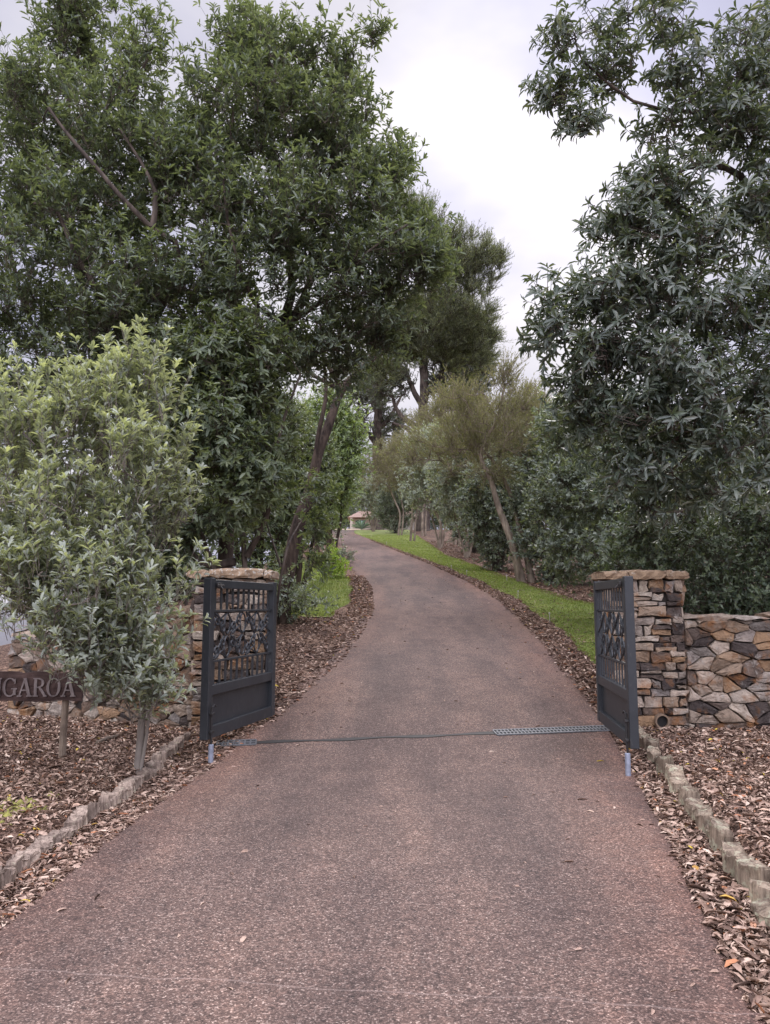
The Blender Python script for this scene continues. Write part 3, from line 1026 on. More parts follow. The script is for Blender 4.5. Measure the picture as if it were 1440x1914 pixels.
# ------------------------------------------------------------------ pale silvery shrub in the left bed
b0 = np.array([-2.215, 7.12, gz(-2.215, 7.12) - .03])
build_tree('silvery_shrub', 'pale silvery green shrub with a thin grey trunk growing at the left timber edging', 'shrub', b0,
           [([b0, P(270, 1310, 7.12), P(264, 1180, 7.1), P(235, 1020, 7), P(240, 850, 7), P(235, 700, 7)], .040, .010),
            ([b0 + [.03, -.03, 0], P(283, 1300, 7.1), P(275, 1210, 7.05), P(290, 1080, 7)], .018, .008),
            ([P(262, 1180, 7.1), P(180, 1080, 7), P(110, 950, 7), P(60, 820, 7.1)], .03, .01),
            ([P(235, 1020, 7), P(150, 900, 6.9), P(140, 760, 6.9)], .022, .008),
            ([P(262, 1200, 7.1), P(150, 1140, 6.8), P(40, 1110, 6.8)], .025, .008)],
           [(228, 765, 7, 36, 40, .4, 11), (160, 805, 7, 50, 40, .5, 13), (240, 800, 6.9, 55, 65, .5, 20), (50, 850, 7, 75, 40, .6, 18), (140, 850, 6.9, 80, 60, .6, 24),
            (265, 895, 6.8, 60, 55, .55, 19), (10, 910, 7, 90, 80, .7, 30), (110, 970, 6.8, 110, 60, .7, 32), (245, 1000, 6.8, 80, 45, .55, 22), (290, 1010, 6.9, 30, 22, .35, 5), (30, 1060, 6.8, 100, 60, .7, 32),
            (150, 1090, 6.6, 95, 55, .6, 30), (215, 1130, 6.5, 55, 50, .5, 18), (60, 1150, 6.7, 60, 26, .5, 12), (165, 1195, 6.5, 65, 45, .45, 20), (235, 1200, 6.6, 40, 50, .4, 14), (170, 1250, 6.5, 40, 25, .35, 9),
            (235, 1270, 6.6, 50, 34, .35, 15), (278, 1322, 6.6, 26, 8, .2, 5), (258, 1340, 6.75, 16, 6, .15, 4), (170, 1310, 6.6, 26, 8, .2, 4), (215, 1312, 6.6, 40, 12, .25, 7),
            (120, 1215, 6.4, 45, 28, .35, 12), (150, 1275, 6.4, 40, 24, .3, 9), (90, 1120, 6.5, 60, 40, .4, 12), (40, 1110, 6.6, 60, 40, .4, 14), (70, 1180, 6.5, 50, 26, .35, 8), (235, 1060, 6.6, 40, 30, .4, 7), (280, 950, 6.8, 40, 30, .4, 7),
            (248, 692, 7, 6, 14, .1, 3), (205, 715, 7, 8, 16, .1, 2), (280, 715, 6.9, 6, 14, .1, 2), (312, 775, 6.9, 8, 16, .1, 3), (150, 745, 7, 10, 12, .1, 3), (110, 775, 7, 8, 10, .1, 2), (45, 760, 7, 12, 14, .1, 3), (5, 770, 7, 8, 16, .1, 2),
            (325, 870, 6.9, 10, 20, .15, 3), (335, 975, 6.9, 12, 12, .15, 3), (325, 1110, 6.5, 10, 14, .1, 2), (310, 1230, 6.5, 8, 14, .1, 2)],
           SILVER, M['bark_grey'], M['leaf_silver'], twr=.003, seg=.2, free=.12, age_z=(1.0, 3.2))

# ------------------------------------------------------------------ right big-leaved tree, hedge and bank
b0 = zb(5.9, 10.2)
build_tree('whorled_tree', 'large tree with long leathery leaves in whorls overhanging from the right above the stone wall', 'tree', b0,
           [([b0, P(1600, 900, 9.8), P(1580, 600, 9.4), P(1570, 300, 9.2), P(1540, 0, 9.2)], .16, .07),
            ([P(1580, 620, 9.4), P(1440, 590, 8.8), P(1350, 630, 8.6), P(1230, 650, 8.4)], .07, .02),
            ([P(1575, 420, 9.3), P(1430, 390, 8.8), P(1385, 330, 8.7), P(1320, 310, 8.5), P(1250, 330, 8.3), P(1190, 420, 8.2)], .07, .02),
            ([P(1560, 200, 9.2), P(1420, 200, 8.7), P(1290, 210, 8.3), P(1180, 190, 8.2), P(1090, 110, 8.1)], .05, .012),
            ([P(1590, 800, 9.7), P(1440, 770, 9.0), P(1330, 780, 8.7), P(1220, 850, 8.5)], .06, .02)],
           [(1070, 90, 8.1, 34, 45, .25, 5), (1040, 165, 8.1, 28, 40, .2, 7), (1085, 245, 8.1, 18, 36, .2, 6), (1150, 70, 8.2, 60, 40, .3, 6), (1190, 135, 8.2, 70, 45, .35, 6), (1120, 160, 8.2, 30, 30, .2, 3),
            (1270, 50, 8.3, 80, 50, .4, 7), (1265, 165, 8.3, 75, 55, .4, 9), (1390, 150, 8.5, 70, 90, .6, 20), (1430, 50, 8.7, 40, 50, .4, 7), (1340, 260, 8.4, 90, 80, .5, 22), (1425, 300, 8.4, 50, 130, .6, 18),
            (1245, 250, 8.3, 45, 40, .3, 5), (1210, 365, 8.2, 36, 36, .3, 5), (1270, 370, 8.3, 80, 65, .5, 18), (1150, 440, 8.2, 55, 50, .4, 14), (1250, 480, 8.2, 100, 60, .6, 26), (1380, 450, 8.4, 80, 90, .6, 24),
            (1065, 565, 8.2, 55, 30, .3, 8), (1180, 560, 8.2, 90, 60, .6, 28), (1310, 590, 8.3, 100, 60, .6, 26), (1420, 600, 8.4, 50, 60, .5, 11), (1045, 640, 8.2, 34, 34, .3, 7), (1140, 680, 8.3, 90, 60, .7, 28),
            (1270, 700, 8.3, 110, 75, .8, 32), (1410, 700, 8.5, 60, 90, .8, 18), (1190, 790, 8.5, 95, 65, .7, 26), (1320, 810, 8.5, 110, 70, .8, 28),
            (1110, 760, 8.6, 45, 45, .4, 10), (1220, 880, 8.6, 80, 50, .6, 16), (1330, 900, 8.8, 90, 50, .7, 16), (1250, 950, 8.7, 40, 40, .4, 6), (1420, 860, 8.9, 50, 80, .7, 14), (1425, 765, 8.8, 50, 50, .7, 14),
            (1540, 0, 9.2, 110, 120, 1.0, 34), (1560, -160, 9.2, 120, 110, 1.0, 34), (1580, 220, 9.2, 120, 120, 1.1, 40), (1560, 460, 9.2, 110, 120, 1.1, 40), (1700, 300, 9.4, 110, 160, 1.1, 36), (1600, 700, 9.5, 120, 110, 1.1, 36), (1720, 620, 9.6, 110, 140, 1.1, 30), (1660, 40, 9.4, 110, 140, 1.0, 28)],
           WHORL, M['bark_dark'], M['leaf_whorl'], twr=.005, seg=.25, sag=.12, free=.3)

b0 = zb(4.9, 10.6)
nh = 520
hx = np.stack([3.3 + rng.random(nh) * 4.2, 10.15 + rng.random(nh) ** 1.4 * 1.1, .55 + rng.random(nh) * 2.1], 1)
hx[:, 2] = np.where(hx[:, 0] < 3.9, np.minimum(hx[:, 2], 2.3), hx[:, 2]) + .25
build_tree('hedge', 'dense dark green hedge standing behind the right stone wall', 'hedge', b0,
           [([zb(x, 10.7), zb(x + .05, 10.7) + [0, 0, .8], zb(x, 10.7) + [0, 0, 1.8]], .04, .015) for x in (3.7, 4.5, 5.3, 6.1, 6.9)],
           hx, SMALL, M['bark_dark'], M['leaf_hedge'], centre=(5.2, 11.6, 1.2), free=.1)

b0 = pz(1165, 18.6)
build_tree('bank_shrub', 'tall dark glossy shrub on the bank behind the right gate and pillar', 'shrub', b0,
           [([b0, P(1130, 1030, 18.2), P(1090, 900, 17.4)], .06, .02), ([b0 + [.3, 0, 0], P(1180, 1000, 18), P(1170, 860, 16.8)], .06, .02)],
           [(1060, 800, 17, 55, 60, 1.0, 36), (1120, 800, 16.5, 70, 70, 1.2, 46), (1070, 930, 16.6, 75, 80, 1.2, 70), (1160, 920, 15.5, 75, 90, 1.2, 66), (1080, 1040, 16.5, 70, 50, 1.0, 46), (1180, 1040, 15, 90, 50, 1.0, 50), (1230, 960, 15, 80, 90, 1.2, 50)],
           dict(SMALL, ntw=10, twl=.45, nl=12, L=.11, Wd=.042), M['bark_dark'], M['leaf_bank'], free=.15)

# ------------------------------------------------------------------ trees along the drive
bl = G(985, 1090)
D1 = bl[1]
bl[2] = gz(bl[0], bl[1]) - .05
build_tree('pale_trunk_tree', 'tree with two slanting pale trunks and olive feathery crown at the edge of the lawn', 'tree', bl,
           [([bl + [-.15, 0, 0], P(962, 1030, D1), P(940, 970, D1), P(918, 900, D1), P(900, 850, D1), P(930, 780, D1), P(945, 720, D1)], .16, .03),
            ([bl + [.18, 0, 0], P(985, 1040, D1), P(965, 960, D1 + .3), P(935, 880, D1 + .4), P(880, 820, D1 + .4)], .13, .03)],
           [(943, 715, D1, 22, 24, .6, 18), (968, 765, D1, 36, 34, .9, 18), (895, 790, D1, 60, 55, 1.3, 40), (840, 840, D1 + .5, 75, 36, 1.3, 42), (935, 835, D1, 65, 40, 1.2, 40), (780, 860, D1 + .5, 40, 20, .8, 14),
            (915, 885, D1, 44, 18, .8, 20), (860, 760, D1, 50, 34, 1.0, 30)],
           dict(NEEDLE, ntw=9, twl=.72, nl=26, L=.085, Wd=.016, up=.45, out=.7, rnd=.8), M['bark_pale'], M['needle_olive'], twr=.006, seg=.5, tip=.012, free=.5)


def bank_tree(px, D, top_py, half, kind, label, group=None, px0=None):
    """a tree on the bank: px/top_py where its crown tops out, half its half width in px"""
    b = pz(px0 if px0 is not None else px, D)
    ht = P(px, top_py, D)[2] - b[2]
    s = D / 1440
    w = half * s
    c0 = P(px, top_py, D); c0[2] = b[2]
    def at(dx, dy, fz): return c0 + np.array([dx * w, dy * w, fz * ht])
    if kind == 'feathery':
        tr = [([b, b + [.1, 0, ht * .25], at(.1, 0, .5), at(0, 0, .92)], .05 + ht * .006, .02), ([b + [.25, .1, 0], b + [.4, .1, ht * .25], at(.4, .2, .6)], .05 + ht * .004, .02)]
        n = 230
        q = rand_dir(n) * rng.random((n, 1)) ** .4
        cl = np.array([at(0, 0, .72)]) + q * np.array([w, w, ht * .28])
        lf = dict(NEEDLE, ntw=9, twl=.075 * ht, nl=22, L=.0125 * ht, Wd=.0028 * ht, up=.5, rnd=.85)
        return build_tree('feathery_tree', label, 'tree', b, tr, cl, lf, M['bark_pale'], M['needle_olive'], group, twr=.010, seg=.6, tip=.014, free=.35)
    if kind == 'grey':
        tr = [([b, b + [.05, 0, ht * .2], at(-.1, 0, .45), at(-.2, 0, .85)], .11, .03), ([b + [.1, 0, .1], b + [.35, 0, ht * .2], at(.35, 0, .55)], .08, .02), ([b, b + [-.3, .2, ht * .2], at(-.5, 0, .55)], .07, .02)]
        n = 190
        q = rand_dir(n) * rng.random((n, 1)) ** .42
        cl = np.array([at(0, 0, .62)]) + q * np.array([w, w, ht * .38])
        lf = dict(SMALL, ntw=9, twl=.085 * ht, nl=12, L=.024 * ht, Wd=.010 * ht)
        return build_tree('grey_leaved_tree', label, 'tree', b, tr, cl, lf, M['bark_pale'], M['leaf_grey'], group, twr=.008, seg=.5, tip=.012, free=.3)
    tr = [([b, b + [.05, 0, ht * .3], at(.1, 0, .8)], .10, .03), ([b + [-.1, 0, 0], b + [-.3, .1, ht * .3], at(-.4, 0, .6)], .07, .02), ([b + [.1, 0, 0], b + [.35, .1, ht * .3], at(.4, 0, .6)], .07, .02)]
    n = 230
    q = rand_dir(n) * rng.random((n, 1)) ** .4
    cl = np.array([at(0, 0, .52)]) + q * np.array([w, w * .9, ht * .47])
    lf = dict(SMALL, ntw=10, twl=.10 * ht, nl=12, L=.028 * ht, Wd=.0115 * ht)
    return build_tree('dark_shrub', label, 'shrub', b, tr, cl, lf, M['bark_dark'], M['leaf_bank'], group, twr=.008, seg=.5, tip=.012, free=.15)


bank_tree(1030, 24.5, 800, 70, 'dark', 'dark glossy shrub right of the slanting pale trunks, behind the lawn')
bank_tree(930, 29, 850, 70, 'dark', 'dark low shrub directly behind the slanting pale trunks')
bank_tree(865, 36, 800, 62, 'grey', 'grey-green leafy tree with pale stems left of the slanting trunks', px0=872)
bank_tree(805, 44, 790, 55, 'grey', 'silvery grey tree on pale stems halfway along the lawn', px0=822)
bank_tree(850, 48, 735, 80, 'feathery', 'olive feathery tree rising behind the silvery grey tree')
bank_tree(765, 52, 815, 55, 'feathery', 'yellow-olive feathery tree over the far lawn with thin pale stems', px0=768)
bank_tree(725, 62, 825, 50, 'feathery', 'farthest olive feathery tree by the end of the lawn', px0=745)
bank_tree(697, 70, 885, 34, 'grey', 'small dark round tree on the crest of the lawn near the house')
bank_tree(740, 66, 900, 40, 'dark', 'dark shrub in shade under the feathery trees by the lawn end')
bank_tree(890, 40, 930, 55, 'dark', 'dark shrub in shade between the pale stems of the lawn trees', px0=890)
bank_tree(1010, 38, 740, 90, 'grey', 'grey-green tree with twiggy pale top behind the dark bank shrubs')
bank_tree(900, 34, 745, 85, 'feathery', 'wide olive feathery tree close behind the slanting pale trunks', px0=905)
bank_tree(985, 33, 725, 62, 'feathery', 'olive feathery tree with pale twigs rising right of the slanting trunks')
bank_tree(800, 60, 770, 60, 'feathery', 'olive feathery tree in front of the huge old conifer', px0=790)
for i, (px, D, tp, hw) in enumerate([(1120, 24, 740, 110), (1260, 21, 760, 140), (1400, 18, 770, 150), (1560, 19, 690, 150)]):
    bank_tree(px, D, tp, hw, 'dark', 'dark shrubby tree in the thicket behind the long-leaved tree', 'trees in the thicket at right')

# left side farther up the drive
def left_tree(px, D, top_py, half, mat, label, low=.5, group=None):
    b = pz(px, D)
    ht = P(px, top_py, D)[2] - b[2]
    w = half * D / 1440
    n = 260
    q = rand_dir(n) * rng.random((n, 1)) ** .4
    cl = (b + np.array([0, 0, ht * low]))[None] + q * np.array([w, w, ht * (1 - low)])
    lf = dict(SMALL, ntw=10, twl=.085 * ht, nl=12, L=.022 * ht, Wd=.0085 * ht)
    return build_tree('roadside_tree', label, 'tree', b,
                      [([b, b + [.1, 0, ht * .3], b + [0, 0, ht * .8]], .14, .04), ([b + [-.2, 0, 0], b + [-.6, 0, ht * .3], b + [-w * .5, 0, ht * .6]], .09, .03), ([b + [.2, 0, 0], b + [.5, .2, ht * .3], b + [w * .5, 0, ht * .6]], .08, .03)],
                      cl, lf, M['bark_brown'], mat, group, twr=.008, seg=.5, tip=.012, free=.15)


left_tree(612, 30, 730, 62, M['leaf_fresh'], 'bright green tree whose foliage hangs down to the left edge of the drive', .64)
left_tree(555, 24, 760, 60, M['leaf_mid'], 'green tree between the leaning trunk and the bright roadside tree', .6)
left_tree(480, 20, 700, 90, M['leaf_mid'], 'green tree glimpsed behind the stems of the understory tree', .55)
left_tree(330, 22, 700, 110, M['leaf_dark'], 'dark tree filling the gap behind the silvery shrub', .5)
left_tree(603, 48, 800, 45, M['leaf_fresh'], 'far green tree where the drive bends left', .5)

for i, (px, D, tp, hw) in enumerate([(560, 70, 830, 60), (630, 112, 880, 30), (690, 105, 850, 45), (740, 100, 830, 50), (800, 98, 830, 55), (870, 95, 820, 60), (950, 90, 800, 65)]):
    left_tree(px, D, tp, hw, M['leaf_mid'], 'distant green tree in the row behind the house and lawn', .45, 'distant trees behind the lawn')

# small plants at the left edge of the drive
b0 = pz(622, 26)
build_tree('roadside_plant', 'small lime green plant on the grass at the left edge of the drive', 'plant', b0,
           [([b0, b0 + [0, 0, .4], b0 + [.05, 0, .8]], .02, .01)],
           b0 + np.abs(rng.normal(size=(26, 3))) * [0, 0, .42] + rng.normal(size=(26, 3)) * [.2, .2, .05] + [0, 0, .1],
           dict(SMALL, ntw=7, twl=.25, nl=9, L=.12, Wd=.045), M['bark_dark'], M['leaf_lime'], free=.1)
b0 = pz(640, 33)
build_tree('roadside_plant', 'low dark twiggy plant at the left kerb just beyond the lime green plant', 'plant', b0,
           [([b0, b0 + [0, 0, .3], b0 + [.05, 0, .6]], .02, .01)],
           b0 + np.abs(rng.normal(size=(26, 3))) * [0, 0, .3] + rng.normal(size=(26, 3)) * [.25, .3, .05] + [0, 0, .1],
           dict(SMALL, ntw=7, twl=.25, nl=8, L=.10, Wd=.03), M['bark_dark'], M['leaf_bank'], free=.1)
b0 = pz(310, 11.6)
build_tree('dark_shrub', 'dark fine-leaved shrub in the gap between the silvery shrub and the left pillar', 'shrub', b0,
           [([b0, P(310, 1130, 11.6), P(300, 1040, 11.5)], .05, .015), ([b0 + [.3, 0, 0], P(345, 1100, 11.5), P(330, 1010, 11.4)], .05, .012)],
           [(300, 1060, 11.5, 50, 60, .6, 40), (250, 1090, 11.7, 60, 55, .6, 34), (330, 1000, 11.4, 35, 40, .4, 12), (180, 1060, 12, 70, 60, .6, 26)],
           dict(SMALL, L=.075, Wd=.026), M['bark_dark'], M['leaf_hedge'], free=.1)
b0 = pz(505, 16.2)
build_tree('low_shrub', 'low dark green shrub on the lawn behind the leaning trunk', 'shrub', b0,
           [([b0, b0 + [0, 0, .4], b0 + [.05, 0, .9]], .03, .01)],
           b0 + np.abs(rng.normal(size=(70, 3))) * [0, 0, .5] + rng.normal(size=(70, 3)) * [.42, .35, .05] + [0, 0, .15],
           dict(SMALL, ntw=9, twl=.28, nl=10, L=.09, Wd=.03), M['bark_dark'], M['leaf_bank'], free=.1)

# big old conifers beyond
def conifer(px, D, label, crown, limbs):
    b = pz(px, D)
    tr = [([b, P(px, 900, D), P(px, 810, D), P(px + 3, 700, D), P(px, 600, D)], .75, .3)]
    for (x0, y0, x1, y1, x2, y2) in limbs:
        tr.append(([P(x0, y0, D), P((x0 + x1) / 2, (y0 + y1) / 2 + 6, D), P(x1, y1, D + .5), P(x2, y2, D + 1)], .34, .12))
    return build_tree('old_conifer', label, 'tree', b, tr, ellipsoid_pts(crown), dict(NEEDLE, ntw=10, twl=1.2, nl=22, L=.30, Wd=.075, up=.15), M['bark_dark'], M['needle_far'], twr=.03, seg=1.2, tip=.05, free=.35)


conifer(790, 72, 'huge old conifer with heavy dark limbs rising behind the lawn trees', [(800, 620, 72, 90, 60, 5, 220), (860, 700, 72, 60, 60, 4, 150), (730, 715, 72, 50, 30, 4, 40), (860, 760, 72, 50, 18, 4, 16), (880, 640, 72, 40, 60, 3, 90)],
        [(790, 800, 745, 770, 730, 730), (792, 790, 830, 765, 860, 730), (792, 760, 760, 700, 740, 670), (792, 740, 830, 690, 860, 660), (790, 810, 760, 800, 735, 790)])
conifer(706, 84, 'second old conifer with spreading dark limbs, left of the huge one', [(690, 740, 84, 50, 40, 4, 44), (720, 790, 84, 45, 30, 4, 26), (670, 800, 84, 30, 24, 3, 14), (700, 680, 84, 60, 40, 4, 36)],
        [(706, 830, 680, 790, 665, 760), (706, 800, 735, 770, 750, 740), (706, 770, 690, 730, 680, 700)])

# ------------------------------------------------------------------ stone walls and pillars
def clip_poly(poly, a, nrm):
    out = []
    for i in range(len(poly)):
        p, q = poly[i], poly[(i + 1) % len(poly)]
        dp, dq = np.dot(p - a, nrm), np.dot(q - a, nrm)
        if dp <= 0: out.append(p)
        if dp * dq < 0: out.append(p + (q - p) * dp / (dp - dq))
    return out


def cells(w, hfun, cw, ch, jit=.46, seed=0, coursed=False):
    rg = np.random.default_rng(seed)
    hmax = max(hfun(0), hfun(w), hfun(w / 2))
    polys = []
    if coursed:
        z = 0
        while z < hmax - .02:
            hh = min(ch * (.6 + .9 * rg.random()), hmax - z)
            if hmax - z - hh < ch * .4: hh = hmax - z
            x = 0
            while x < w - 1e-6:
                ww = cw * (.5 + 1.2 * rg.random())
                if w - x - ww < cw * .45: ww = w - x
                if rg.random() < .2 and hh > ch * .9:
                    k = .4 + .2 * rg.random()
                    polys.append([np.array(p) for p in ((x, z), (x + ww, z), (x + ww, z + hh * k), (x, z + hh * k))])
                    polys.append([np.array(p) for p in ((x, z + hh * k), (x + ww, z + hh * k), (x + ww, z + hh), (x, z + hh))])
                else:
                    polys.append([np.array(p) for p in ((x, z), (x + ww, z), (x + ww, z + hh), (x, z + hh))])
                x += ww
            z += hh
        return [[p + rg.normal(size=2) * .010 for p in q] for q in polys]
    nx, nz = max(1, round(w / cw)), max(1, round(hmax / ch))
    seeds = []
    for j in range(-1, nz + 1):
        for i in range(-1, nx + 1):
            seeds.append(((i + .5 + (j % 2) * .5 + rg.uniform(-jit, jit)) * w / nx, (j + .5 + rg.uniform(-jit, jit)) * hmax / nz))
    S = np.array([q for q in seeds if rg.random() > .28])
    sc = np.array([1, cw / ch])
    for i, s in enumerate(S):
        if not (-.1 < s[0] < w + .1 and -.1 < s[1] < hmax + .1): continue
        poly = [np.array(p) for p in ((0, 0), (w, 0), (w, hfun(w)), (0, hfun(0)))]
        dd = np.sum(((S - s) * sc) ** 2, 1)
        for j in np.argsort(dd)[1:22]:
            q = S[j]
            a = (s + q) / 2
            poly = clip_poly(poly, a, (q - s) * sc * sc)
            if len(poly) < 3: break
        if len(poly) >= 3: polys.append(poly)
    return polys


def stones(mb, w, hfun, o, u, nrm, cw=.27, ch=.18, seed=0, coursed=False, relief=.05):
    """lay fitted stones over a wall face: o corner, u along, nrm outward"""
    rg = np.random.default_rng(seed + 99)
    o, u, nrm = (np.asarray(a, float) for a in (o, u, nrm))
    up = np.array([0, 0, 1.])
    for poly in cells(w, hfun, cw, ch, seed=seed, coursed=coursed):
        A = np.array(poly)
        c = A.mean(0)
        ar = abs(.5 * np.sum(A[:, 0] * np.roll(A[:, 1], -1) - np.roll(A[:, 0], -1) * A[:, 1]))
        if ar < .0012: continue
        pts = []
        for i in range(len(A)):           # cut the corners, then split the sides
            p, q = A[i], A[(i + 1) % len(A)]
            for t in (.07, .5, .93):
                r = p + (q - p) * t
                pts.append(r + rg.normal(size=2) * (.004 if t != .5 else .006))
        Q = np.array(pts)
        size = math.sqrt(ar)
        def inset(d): return c + (Q - c) * np.maximum(.2, 1 - d / (np.linalg.norm(Q - c, axis=1, keepdims=True) + 1e-6))
        rel = relief * (.55 + .8 * rg.random())
        tilt = rg.normal(size=2) * .15
        layers = []
        for (d, k) in ((.006, -.4), (.006, .62), (.011, .9), (.03 + .05 * size, 1.0)):
            L_ = inset(d)
            dep = k * rel + (np.clip((L_ - c) @ tilt, -.02, .02) if k > .4 else 0) + rg.normal(size=len(L_)) * (.004 if k > .4 else 0)
            layers.append(o + L_[:, 0:1] * u + L_[:, 1:2] * up + np.atleast_1d(dep)[:, None] * nrm if np.ndim(dep) else o + L_[:, 0:1] * u + L_[:, 1:2] * up + dep * nrm)
        n = len(Q)
        vs = np.vstack(layers + [(o + c[0] * u + c[1] * up + nrm * rel * 1.03)[None]])
        fs = []
        for k in range(3):
            for i in range(n):
                j = (i + 1) % n
                fs.append((k * n + i, k * n + j, (k + 1) * n + j, (k + 1) * n + i))
        for i in range(n):
            fs.append((3 * n + i, 3 * n + (i + 1) % n, 4 * n))
        mb.add(vs, fs)


def slab(mb, a, b, rg, nx=7):
    """a rough hewn slab"""
    x0, y0, z0 = a; x1, y1, z1 = b
    n = 7
    prof = []
    vs, fs = [], []
    for i in range(nx + 1):
        t = i / nx
        x = x0 + (x1 - x0) * t
        e = .018 if 0 < i < nx else .0
        sh = 0 if 0 < i < nx else .02
        ring = [(y0 + sh, z0 + sh), (y0 - e * .3, (z0 * 2 + z1) / 3), (y0 + .01 + sh, z1 - .025 - sh), (y0 + .05, z1 - sh), ((y0 + y1) / 2, z1 - sh * .5), (y1 - .04, z1 - sh), (y1, z1 - .03), (y1, z0 + sh)]
        for (yy, zz) in ring:
            vs.append((x + rg.normal() * .006, yy + rg.normal() * .010, zz + rg.normal() * .008))
    m = 8
    for i in range(nx):
        for k in range(m):
            j = (k + 1) % m
            fs.append((i * m + k, i * m + m + k, i * m + m + j, i * m + j))
    fs.append(tuple(range(m))); fs.append(tuple(range(nx * m + m - 1, nx * m - 1, -1)))
    mb.add(vs, fs)


def pillar(name, label, x0, x1, y0, y1, z0, z1, cap, seed, capm):
    c = np.array([(x0 + x1) / 2, (y0 + y1) / 2, z0])
    root = empty(name, c, label, 'gate pillar')
    core = MB(); core.box((x0 + .02, y0 + .02, z0 - .25), (x1 - .02, y1 - .02, z1 - .005))
    core.build('core', M['mortar'], root, xf=lambda p: np.array(p) - c)
    mb = MB()
    H = z1 - z0 + .12
    hf = lambda x: H
    stones(mb, x1 - x0, hf, (x0, y0, z0 - .12), (1, 0, 0), (0, -1, 0), .20, .105, seed, True, .035)
    stones(mb, y1 - y0, hf, (x1, y0, z0 - .12), (0, 1, 0), (1, 0, 0), .24, .13, seed + 1, True, .035)
    stones(mb, y1 - y0, hf, (x0, y1, z0 - .12), (0, -1, 0), (-1, 0, 0), .24, .13, seed + 2, True, .035)
    stones(mb, x1 - x0, hf, (x1, y1, z0 - .12), (-1, 0, 0), (0, 1, 0), .26, .15, seed + 3, True, .035)
    mb.build('stonework', M['stone'], root, xf=lambda p: np.array(p) - c)
    rg = np.random.default_rng(seed)
    for (a, b, t) in cap:
        s = MB(); slab(s, (a, y0 - .07, z1 + .004), (b, y1 + .05, z1 + t), rg)
        s.build('cap_stone', capm, root, xf=lambda p: np.array(p) - c)
    return root


pillar('gate_pillar', 'stone gate pillar capped with three tan slabs behind the right gate', 2.70, 3.56, 9.28, 9.80, .12, 1.845,
       [(2.63, 2.92, .105), (2.928, 3.35, .12), (3.358, 3.64, .11)], 21, M['cap_bare'])
pillar('gate_pillar', 'stone gate pillar topped by grey lichen-covered slabs behind the left gate', -2.30, -1.43, 9.36, 9.82, .12, 1.86,
       [(-2.40, -2.13, .10), (-2.122, -1.47, .125), (-1.462, -1.36, .105)], 35, M['cap_lichen'])


def wall(name, label, pts, base, seed, slabs):
    """pts: (x, y, top z) along the wall's front face"""
    c = np.array([pts[0][0], pts[0][1], base])
    root = empty(name, c, label, 'stone wall')
    mb, core = MB(), MB()
    cw = MB()
    rg = np.random.default_rng(seed)
    for i in range(len(pts) - 1):
        a, b = np.array(pts[i]), np.array(pts[i + 1])
        u = np.array([b[0] - a[0], b[1] - a[1], 0]); w = np.linalg.norm(u); u /= w
        nrm = np.array([u[1], -u[0], 0])
        ha, hb = a[2] - base, b[2] - base
        hf = lambda x, ha=ha, hb=hb, w=w: ha + (hb - ha) * x / w + .0
        stones(mb, w, hf, (a[0], a[1], base), u, nrm, .225, .118, seed + i, False, .055)
        back = -nrm * .42
        q = [np.array([a[0], a[1], base - .2]) - nrm * .012, np.array([b[0], b[1], base - .2]) - nrm * .012, np.array([b[0], b[1], b[2] - .01]) - nrm * .012, np.array([a[0], a[1], a[2] - .01]) - nrm * .012]
        core.poly(q, back)
        x = 0
        if slabs:
            while x < w - .05:
                ww = min(.22 + .42 * rg.random(), w - x)
                p0 = np.array([a[0], a[1], 0]) + u * x
                z = a[2] + (b[2] - a[2]) * (x + ww / 2) / w
                t = .035 + .095 * rg.random()
                s = MB(); slab(s, (0, -.035 - .05 * rg.random(), 0), (ww - .012, .42, t), rg, 5)
                for v in s.v:
                    pass
                cw.add([p0 + u * v[0] - nrm * v[1] + np.array([0, 0, z + v[2] + .002]) for v in s.v], s.f)
                x += ww
    xf = lambda p: np.array(p) - c
    core.build('core', M['mortar'], root, xf=xf)
    mb.build('stonework', M['stone'], root, xf=xf)
    cw.build('coping', M['stone'], root, xf=xf)
    return root


wr = wall('stone_wall', 'low dry stone wall of rust and brown rocks running right from the right pillar', [(3.565, 9.30, 1.36), (5.2, 9.32, 1.38), (8.5, 9.5, 1.38)], .05, 51, True)
mb = MB()
# clay drain pipe set in the wall's foot
pc = P(1240, 1351, 9.16)
ring = []
n = 18
for rr, yy in ((.085, 9.17), (.085, 9.42), (.066, 9.42), (.066, 9.17)):
    ring.append([(pc[0] + rr * math.cos(k * 2 * math.pi / n), yy, pc[2] + .01 + rr * math.sin(k * 2 * math.pi / n)) for k in range(n)])
vs = [p for r_ in ring for p in r_]
fs = []
for a in range(4):
    b = (a + 1) % 4
    for k in range(n):
        fs.append((a * n + k, a * n + (k + 1) % n, b * n + (k + 1) % n, b * n + k))
mb.add(vs, fs)
pipe = tag(mb.build('drain_pipe', M['clay'], smooth=False), 'clay drain pipe end poking from the foot of the right stone pillar', 'pipe')
m = MB(); m.add([(pc[0] + .067 * math.cos(k * 2 * math.pi / n), 9.206, pc[2] + .01 + .067 * math.sin(k * 2 * math.pi / n)) for k in range(n)], [tuple(range(n))])
m.build('bore_shade_disc', M['void'], pipe)  # flat dark disc painted as the shade inside the pipe mouth
wall('stone_wall', 'low stone wall stepping down leftward from the left pillar behind the sign and shrub', [(-5.2, 10.9, 1.06), (-3.9, 10.2, 1.22), (-2.31, 9.45, 1.42)], .02, 77, True)

